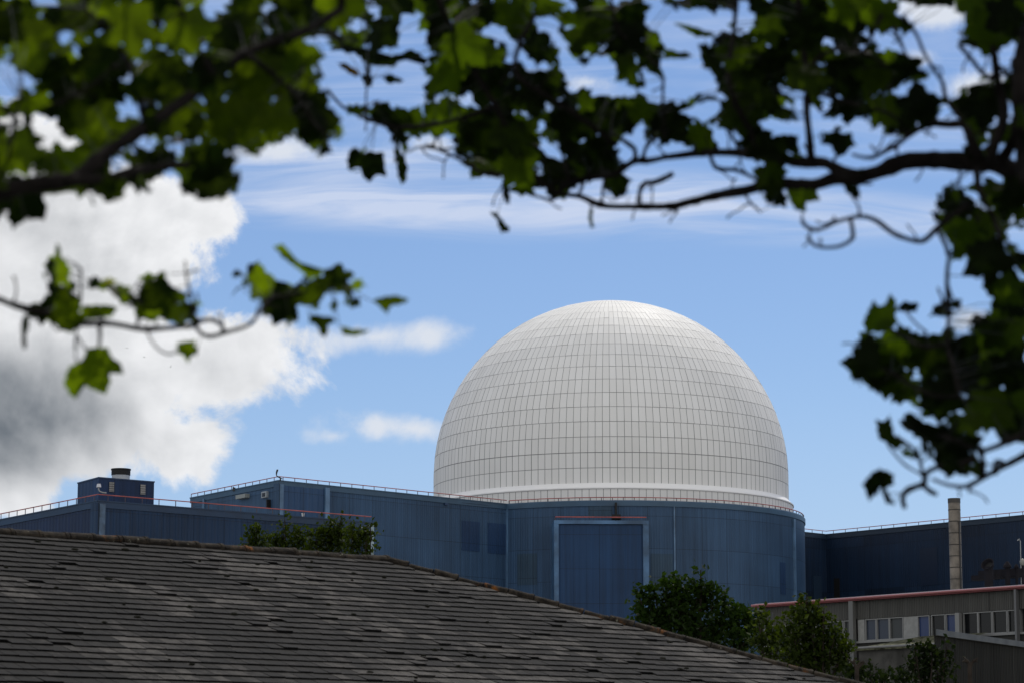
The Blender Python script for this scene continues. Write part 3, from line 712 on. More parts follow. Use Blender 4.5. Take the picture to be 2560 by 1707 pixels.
f = n.m('ADD', n.m('MULTIPLY', a1.outputs['Fac'], .62), n.m('ADD', n.m('MULTIPLY', n.ss(n1, .35, .7), .30), n.m('MULTIPLY', n.ss(n2, .35, .65), .22)))
cr = n.n('ShaderNodeValToRGB'); n.link(f, cr.inputs[0])
cr.color_ramp.elements[0].position = .1; cr.color_ramp.elements[0].color = (.004, .0038, .0035, 1)
cr.color_ramp.elements[1].position = 1.; cr.color_ramp.elements[1].color = (.074, .068, .061, 1)
e2 = cr.color_ramp.elements.new(.55); e2.color = (.0092, .0084, .0076, 1)
sp_ = n.ss(n3, .62, .72); cc = n.mix(n.m('MULTIPLY', sp_, .5), cr.outputs[0], (.010, .010, .009))
n4 = n.noise(tcs.outputs['Object'], 5.3, 6, .7); cc = n.mix(n.m('MULTIPLY', n.ss(n4, .66, .74), .35), cc, (.13, .125, .11))
n.link(cc, b.inputs['Base Color']); b.inputs['Roughness'].default_value = .85; b.inputs['Specular IOR Level'].default_value = .12
bp = n.n('ShaderNodeBump'); bp.inputs['Strength'].default_value = .6; bp.inputs['Distance'].default_value = .01; n.link(n1, bp.inputs['Height']); n.link(bp.outputs[0], b.inputs['Normal'])
EXP = .255; rs_ = random.Random(8)
SLP = (E0.z - 2.3) / math.sin(al); nrow = int(SLP / EXP)
ridge_len = (E0 - A0).length
def plane(u, v, h=0.): return E0 + ud * u + vdn * v + nrm * h      # u from hip end of ridge (negative left), v down slope
slm_b = MB()
def hipu(v): return v * math.cos(al)     # hip line in roof coordinates
light = [(rs_.uniform(-ridge_len - 2, 6), rs_.uniform(0, SLP), rs_.uniform(.35, 1.5), rs_.uniform(.35, .85)) for _ in range(60)]
def slate(mb, P, u0, u1, v0, v1, thk, lift, tone, cut0=None, cut1=None):
    mb.t = tone
    tt = lift + thk
    a = P(u0, v0, .004 + lift * .1); b_ = P(u1, v0, .004 + lift * .1); c = P(cut1 if cut1 is not None else u1, v1, tt); d = P(u0, v1, tt)
    mb.face([a, d, c, b_])
    mb.t = max(0., tone - .55)  # edge tone lowered: the course's shadow line is put into the colour
    mb.face([d, P(u0, v1, .0), P(cut1 if cut1 is not None else u1, v1, .0), c])
    mb.face([a, P(u0, v0, 0), P(u0, v1, 0), d]); mb.face([b_, c, P(u1, v1, 0), P(u1, v0, 0)])
for rI in range(nrow):
    v0 = rI * EXP + .02; v1 = v0 + EXP + .03; u = -ridge_len - 9 - rs_.random() * .3
    while True:
        wdt = rs_.choice((.20, .23, .26, .30)) ; u1 = u + wdt
        lim = hipu(v0) - .02
        if u > lim: break
        e = min(u1, lim)
        tn = .03 + .38 * rs_.random() ** 1.6
        um = (u + e) / 2
        for (lu, lv, lr, la) in light:
            d2 = ((um - lu - (v0 - lv) * .7) / (lr * 1.4)) ** 2 + ((v0 - lv) / lr) ** 2
            if d2 < 1 and rs_.random() < .72: tn += la * (1 - d2 * .6) * rs_.uniform(.3, 1.)
        if rs_.random() < .05: tn += .3
        lift = rs_.uniform(0, .006) + (rs_.random() < .04) * .015
        dv = rs_.uniform(-.014, .014) + (rs_.random() < .012) * -.10
        slate(slm_b, plane, u + .004, e - .004, v0, v1 + dv, .024, lift, min(1, tn))
        u = u1
slm_b.build('roof', slm, house)
# missing chips: dark holes are simply where slates slipped; underlay below
ub = MB(); ub.face([plane(-ridge_len - 9, 0, -.02), plane(-ridge_len - 9, SLP, -.02), plane(hipu(SLP), SLP, -.02), plane(0, 0, -.02)])
back = -wd_
e0 = E0 - Z * .02; L0 = e0 - ud * (ridge_len + 9.2)
zl = Z * (E0.z - 2.3); rn = SLP * math.cos(al)
pb0 = e0 + hp * 0; cfr = e0 + (ud + wd_) * rn - zl; cbr = e0 + (ud - wd_) * rn - zl; cbl = L0 - wd_ * rn - zl; cfl = L0 + wd_ * rn - zl
ub.face([L0, e0, cbr, cbl]); ub.face([e0, cfr, cbr]); ub.face([cfl, cbl, L0])
ub.build('roof_deck', mat('underlay', (.02, .019, .018), .9), house)
wb = MB(); prism(wb, [tuple(p)[:2] for p in [e0 + (ud + wd_) * (rn - .3), e0 + (ud - wd_) * (rn - .3), L0 - wd_ * (rn - .3), L0 + wd_ * (rn - .3)]], 0, 2.28); wb.build('wall', mat('house_brick', (.18, .09, .06), .85, var=.2), house)
# ridge and hip tiles
rt = bpy.data.materials.new('ridge_tile'); rt.use_nodes = True
n = NT(rt.node_tree); b = rt.node_tree.nodes['Principled BSDF']; t_ = n.n('ShaderNodeTexCoord')
l1 = n.noise(t_.outputs['Object'], 1.3, 8, .7, .4); l2 = n.noise(t_.outputs['Object'], 7., 6, .7)
c1 = n.mix(n.ss(l2, .4, .65), (.012, .010, .008), (.045, .036, .026))
c1 = n.mix(n.m('MULTIPLY', n.ss(l1, .56, .68), n.ss(l2, .42, .62)), c1, (.17, .060, .010))
c1 = n.mix(n.ss(n.noise(t_.outputs['Object'], 11., 4, .6), .67, .72), c1, (.20, .19, .14))
n.link(c1, b.inputs['Base Color']); b.inputs['Roughness'].default_value = .9; b.inputs['Specular IOR Level'].default_value = .1
bp = n.n('ShaderNodeBump'); bp.inputs['Strength'].default_value = .9; bp.inputs['Distance'].default_value = .02; n.link(l2, bp.inputs['Height']); n.link(bp.outputs[0], b.inputs['Normal'])
def capline(name, p, q, side, rr_, tl, lift):
    mb = MB(); d = (q - p); L = d.length; d.normalize(); upv = side.cross(d); upv = upv if upv.z > 0 else -upv
    k = int(L / tl)
    for i in range(k):
        jz = rs_.uniform(-.016, .016); r0 = rr_ * rs_.uniform(.95, 1.08)
        s0 = p + d * (i * tl + rs_.uniform(0, .012)) + upv * (lift + jz); s1 = p + d * ((i + 1) * tl - rs_.uniform(.004, .02)) + upv * (lift + jz + rs_.uniform(-.006, .006))
        ring = lambda c, r_: [c + side * (math.cos(R(a)) * r_) + upv * (math.sin(R(a)) * r_ * .75) for a in range(-20, 201, 20)]
        mb.grid([ring(s0, r0 * .97), ring(s1 - d * .06, r0), ring(s1 - d * .055, r0 * 1.1), ring(s1, r0 * 1.1)], False, True)
    mb.build(name, rt, house, smooth=False)
capline('ridge_tiles', E0 - ud * (ridge_len + 9), E0 + ud * .1, wd_, .12, .46, -.02)
hd = (hp * 1. - Z * SLOPE).normalized(); sdv = hd.cross(Z).normalized()
capline('hip_tiles', E0 + hd * .02, E0 + hd * (s_ * math.sqrt(2 + SLOPE * SLOPE) + .8), sdv, .10, .42, -.01)
# moss and debris lumps on slates
mo = MB()
for _ in range(70):
    v = rs_.uniform(.3, SLP - .5); u = rs_.uniform(-ridge_len - 1, hipu(v) - .3); c = plane(u, v, .02); a = rs_.uniform(.02, .07)
    mo.grid([[c + ud * (math.cos(k) * a * q * rs_.uniform(.7, 1.3)) + vdn * (math.sin(k) * a * q * .5) + nrm * h for k in [i * .785 for i in range(8)]] for q, h in ((1, -.01), (.9, .012), (.5, .022))])
set_label(mo.build('moss', mat('moss_dark', (.012, .012, .008), .95, .05), house), kind='stuff')

# ---------------------------------------------------------------- mid-distance trees
def leafmat(name, c, tr, mix_=.5, var=.35, gloss=.12):
    m = bpy.data.materials.new(name); m.use_nodes = True; t = m.node_tree; t.nodes.clear(); n = NT(t)
    at_ = n.n('ShaderNodeAttribute', attribute_name='tone')
    tcn = n.n('ShaderNodeTexCoord'); nz = n.noise(tcn.outputs['Object'], .9, 3, .5)
    f = n.m('ADD', n.m('MULTIPLY', at_.outputs['Fac'], .6), n.m('MULTIPLY', n.ss(nz, .3, .7), .4))
    d = n.n('ShaderNodeBsdfDiffuse'); n.link(n.mix(f, tuple(x * (1 - var) for x in c), tuple(x * (1 + var) for x in c)), d.inputs[0])
    tl = n.n('ShaderNodeBsdfTranslucent'); n.link(n.mix(f, tuple(x * (1 - var) for x in tr), (tr[0] * (1 + var * 1.6), tr[1] * (1 + var), tr[2])), tl.inputs[0])
    gl_ = n.n('ShaderNodeBsdfGlossy'); gl_.inputs['Roughness'].default_value = .45; gl_.inputs[0].default_value = (1, 1, 1, 1)
    mx = n.n('ShaderNodeMixShader'); mx.inputs[0].default_value = mix_; n.link(d.outputs[0], mx.inputs[1]); n.link(tl.outputs[0], mx.inputs[2])
    fr = n.n('ShaderNodeFresnel'); fr.inputs[0].default_value = 1.38
    m2 = n.n('ShaderNodeMixShader'); n.link(n.m('MULTIPLY', fr.outputs[0], gloss), m2.inputs[0]); n.link(mx.outputs[0], m2.inputs[1]); n.link(gl_.outputs[0], m2.inputs[2])
    o = n.n('ShaderNodeOutputMaterial'); n.link(m2.outputs[0], o.inputs[0]); return m
bark = mat('bark', (.035, .028, .022), .9, .1, var=.3, vscale=6, bump=.8, bscale=30)
LM = {'dark': leafmat('leaf_dark', (.016, .032, .006), (.020, .045, .003), gloss=.04), 'mid': leafmat('leaf_mid', (.022, .035, .006), (.040, .066, .003), gloss=.05),
      'dim': leafmat('leaf_dim', (.012, .020, .007), (.014, .026, .003), gloss=.04)}
def tree(name, lobes, Y, leaf, dens, lm, label, cat='tree', base=None, seed=1, group=None, depthk=1.0):
    rg = random.Random(seed); k = Y / F
    cx = sum(l[0] for l in lobes) / len(lobes)
    if base is None: base = cx
    bp_ = at(base, 1500, Y); root = thing(name, (bp_.x, Y, 0), label, cat, group)
    cr_ = MB(); tk = MB()
    pts = []
    for (px, py, rp) in lobes:
        c = at(px, py, Y + rg.uniform(-.5, .5) * rp * k * .8); r_ = rp * k
        pts.append((c, r_))
        nl = int(dens * 3.6 * (r_ / leaf) ** 2)
        # leaves gather round random twig points in the lobe
        tw_ = []
        for _ in range(max(8, int(nl / 9))):
            d = Vector((rg.gauss(0, 1), rg.gauss(0, 1) * depthk, rg.gauss(0, 1))); d.normalize(); tw_.append(c + d * r_ * rg.random() ** .4 * rg.uniform(.8, 1.2))
        for _ in range(nl):
            p = rg.choice(tw_) + Vector((rg.gauss(0, 1), rg.gauss(0, 1), rg.gauss(0, 1))) * leaf * 1.1
            s = leaf * rg.uniform(.6, 1.3)
            nn = Vector((rg.gauss(0, 1), rg.gauss(0, 1), rg.gauss(.6, .8))).normalized(); a = nn.orthogonal().normalized(); a.rotate(Matrix.Rotation(rg.uniform(0, 6.28), 3, nn)); b2 = nn.cross(a)
            cr_.t = rg.random()
            cr_.face([p - a * s * .5, p - b2 * s * .36 + nn * s * .05, p + a * s * .55, p + b2 * s * .36 + nn * s * .05])
    for c, r_ in pts:      # ragged shoots standing out of the mass
        for _ in range(5 if r_ / k > 14 else 1):
            d = Vector((rg.gauss(0, .7), rg.gauss(0, .5), rg.uniform(.2, 1.3))).normalized(); L = r_ * rg.uniform(1.05, 1.6) + .12
            for q in range(int(L / leaf * 5)):
                t_ = rg.uniform(.3, 1.); p = c + d * L * t_ + Vector((rg.gauss(0, 1), rg.gauss(0, 1), rg.gauss(0, 1))) * leaf * .55 * (1.35 - t_)
                s = leaf * rg.uniform(.5, 1.1); nn = Vector((rg.gauss(0, 1), rg.gauss(0, 1), rg.gauss(.4, .8))).normalized(); a = nn.orthogonal().normalized(); a.rotate(Matrix.Rotation(rg.uniform(0, 6.28), 3, nn)); b2 = nn.cross(a)
                cr_.t = rg.random(); cr_.face([p - a * s * .5, p - b2 * s * .36 + nn * s * .05, p + a * s * .55, p + b2 * s * .36 + nn * s * .05])
    zb = min(c.z for c, r_ in pts)
    fork = Vector((bp_.x, Y, max(1., zb * .55)))
    tk.tube([(bp_.x, Y, -.2), (bp_.x + .03, Y, fork.z * .5), fork], [.11 + .012 * zb, .09 + .01 * zb, .07 + .008 * zb], 8)
    tk.build('trunk', bark, root)
    lb = MB()
    for c, r_ in pts:
        m1 = fork.lerp(c, .5) + Vector((rg.uniform(-.2, .2), rg.uniform(-.2, .2), rg.uniform(0, .3)))
        lb.tube([fork, m1, c, c + Vector((rg.uniform(-.3, .3) * r_, 0, r_ * .7))], [.05, .035, .02, .008], 5)
    lb.build('limbs', bark, root)
    cr_.build('crown', lm, root); return root
tree('bush', [(1602, 1502, 17), (1612, 1480, 10), (1640, 1505, 32), (1625, 1545, 42), (1660, 1475, 14), (1688, 1478, 28), (1690, 1448, 12), (1700, 1510, 40), (1725, 1530, 48), (1745, 1475, 22), (1753, 1442, 8), (1752, 1425, 4), (1782, 1500, 28), (1808, 1545, 42), (1822, 1512, 12), (1850, 1560, 30), (1872, 1548, 10), (1700, 1575, 55), (1770, 1590, 55),
     (1880, 1580, 34), (1640, 1580, 40), (1850, 1610, 45)], 78, .17, 9, LM['dark'], 'broad dark green bush rising behind the hip of the slate roof, before the blue door', 'bush', seed=4)
tree('tree', [(1905, 1555, 16), (1893, 1530, 12), (1930, 1585, 26), (1945, 1615, 30), (1912, 1620, 30), (1960, 1640, 35)], 74, .15, 8, LM['mid'], 'small yellow-green tree between the dark bush and the tall sapling', seed=5)
tree('tree', [(2017, 1492, 4), (2016, 1508, 7), (2012, 1528, 20), (1990, 1550, 22), (2035, 1548, 24), (2059, 1528, 6), (1985, 1585, 34), (2030, 1585, 38), (2062, 1560, 18), (2000, 1625, 44), (2055, 1615, 38), (2085, 1600, 24), (1975, 1650, 36), (2040, 1665, 46), (2095, 1655, 30), (2105, 1625, 18), (2120, 1690, 24)], 68, .145, 8, LM['mid'],
     'young leafy tree with a pointed top standing in front of the grey office wall', base=2030, seed=6)
tree('tree', [(2288, 1615, 8), (2292, 1640, 20), (2330, 1640, 22), (2368, 1620, 10), (2355, 1650, 22), (2300, 1675, 28), (2345, 1690, 30), (2270, 1695, 16), (2300, 1710, 30)], 62, .13, 6, LM['dim'], 'thin dark sapling in front of the lean-to and annex at the lower right', base=2320, seed=7)
tree('bush', [(2150, 1690, 20), (2175, 1680, 12), (2140, 1712, 24), (2200, 1705, 20)], 60, .13, 7, LM['dim'], 'low dark bush at the bottom edge right of the roof hip', 'bush', seed=8)
tree('bush', [(2210, 1700, 14), (2240, 1708, 18), (2265, 1712, 16)], 61, .12, 6, LM['dim'], 'smallest dark bush at the bottom edge, left of the thin sapling', 'bush', seed=18)
gr = 'trees showing above the slate ridge'
tree('tree', [(640, 1320, 10), (638, 1338, 15), (650, 1355, 20), (622, 1352, 14), (612, 1368, 12), (640, 1380, 24)], 112, .17, 8, LM['mid'], 'leftmost rounded tree top showing above the slate ridge before the navy wall', seed=9, group=gr)
tree('tree', [(712, 1298, 6), (708, 1318, 10), (704, 1340, 14), (688, 1352, 16), (715, 1358, 16), (740, 1330, 13), (750, 1322, 9), (742, 1350, 16), (760, 1368, 20), (690, 1375, 20), (720, 1385, 26)], 110, .17, 8, LM['mid'], 'twin-spired tree top in the middle of the trees above the slate ridge', seed=10, group=gr)
tree('tree', [(853, 1296, 6), (850, 1315, 11), (830, 1325, 18), (808, 1330, 14), (790, 1345, 18), (820, 1350, 24), (855, 1345, 20), (800, 1370, 26), (850, 1375, 26), (775, 1372, 16)], 108, .17, 8, LM['mid'], 'tall dense tree top with one thin spire, second from the right above the slate ridge', seed=12, group=gr)
tree('tree', [(880, 1335, 15), (892, 1350, 18), (915, 1325, 14), (926, 1312, 8), (920, 1345, 15), (905, 1370, 20), (925, 1375, 12), (880, 1378, 18)], 106, .17, 8, LM['mid'], 'rightmost tree top above the slate ridge, leaning on the navy wall corner', seed=13, group=gr)
def bare(px, Y, segs, label):
    b0 = at(px, 1700, Y); t = thing('bare_sapling', (b0.x, Y, 0), label, 'sapling'); mb = MB()
    p0_ = at(*segs[0][0], Y); mb.tube([(b0.x, Y, 0), p0_], [.07, .05], 6)
    for s in segs: mb.tube([at(x, y, Y) for x, y in s], [.045] + [.03] * (len(s) - 2) + [.012], 5)
    mb.build('trunk', bark, t)
bare(2142, 58, [[(2142, 1668), (2134, 1656), (2118, 1645)], [(2142, 1668), (2150, 1655), (2160, 1652)], [(2142, 1668), (2152, 1662), (2159, 1654), (2158, 1650)], [(2134, 1656), (2137, 1645)]], 'bare forked sapling twigs just right of the young leafy tree')
bare(2424, 58, [[(2424, 1665), (2420, 1652), (2408, 1640)], [(2424, 1665), (2432, 1652), (2446, 1643)], [(2432, 1652), (2438, 1650), (2444, 1654)], [(2420, 1652), (2412, 1651), (2405, 1653)]], 'bare Y-shaped sapling in front of the ribbed annex')

# ---------------------------------------------------------------- gulls
def gull(px, py, span, bank, flap, yaw, label):
    Y = 520.; c = at(px, py, Y); k = span / F * Y / 2; mb = MB()
    ux = Vector((math.cos(R(yaw)) * math.cos(R(bank)), math.sin(R(yaw)), math.sin(R(bank)))).normalized(); fw_ = Vector((-math.sin(R(yaw)), math.cos(R(yaw)), .1)).normalized(); up = ux.cross(fw_).normalized()
    body = [c + fw_ * (t * k * .45) for t in (-1, -.5, 0, .5, .9, 1.1)]; mb.tube(body, [k * x for x in (.02, .07, .11, .09, .07, .01)], 8)
    for s in (-1, 1):
        tip = c + ux * (s * k) + up * (flap * k) - fw_ * (.15 * k); el = c + ux * (s * k * .5) + up * (flap * k * 1.1) + fw_ * (.1 * k)
        a, b_ = c + fw_ * .16 * k, c - fw_ * .16 * k
        e1, e2_ = el + fw_ * .1 * k, el - fw_ * .14 * k
        for o_ in (0, .02):
            q = up * (o_ * k); mb.face([a + q, e1 + q, e2_ + q, b_ + q] if o_ else [b_, e2_, e1, a]); mb.face([e1 + q, tip + q, e2_ + q] if o_ else [e2_, tip, e1])
    o = mb.build('gull', M['gull']); set_label(o, label, 'bird', 'gulls in the cloud'); return o
M['gull'] = mat('gull_feathers', (.02, .02, .022), .8)
gull(25, 695, 15, -50, .15, 10, 'tiny dark gull with steeply banked wings at the left edge, against bright cloud')
gull(318, 870, 17, 4, .05, 20, 'tiny pale gull gliding level just right of the large hanging leaf, highest of three')
gull(360, 892, 22, -18, .05, 0, 'tiny gull gliding with wings tilted down to the right, middle one of three')
gull(427, 917, 13, 40, .4, 30, 'tiny dark gull with raised wings below the small maple leaf, lowest of three')

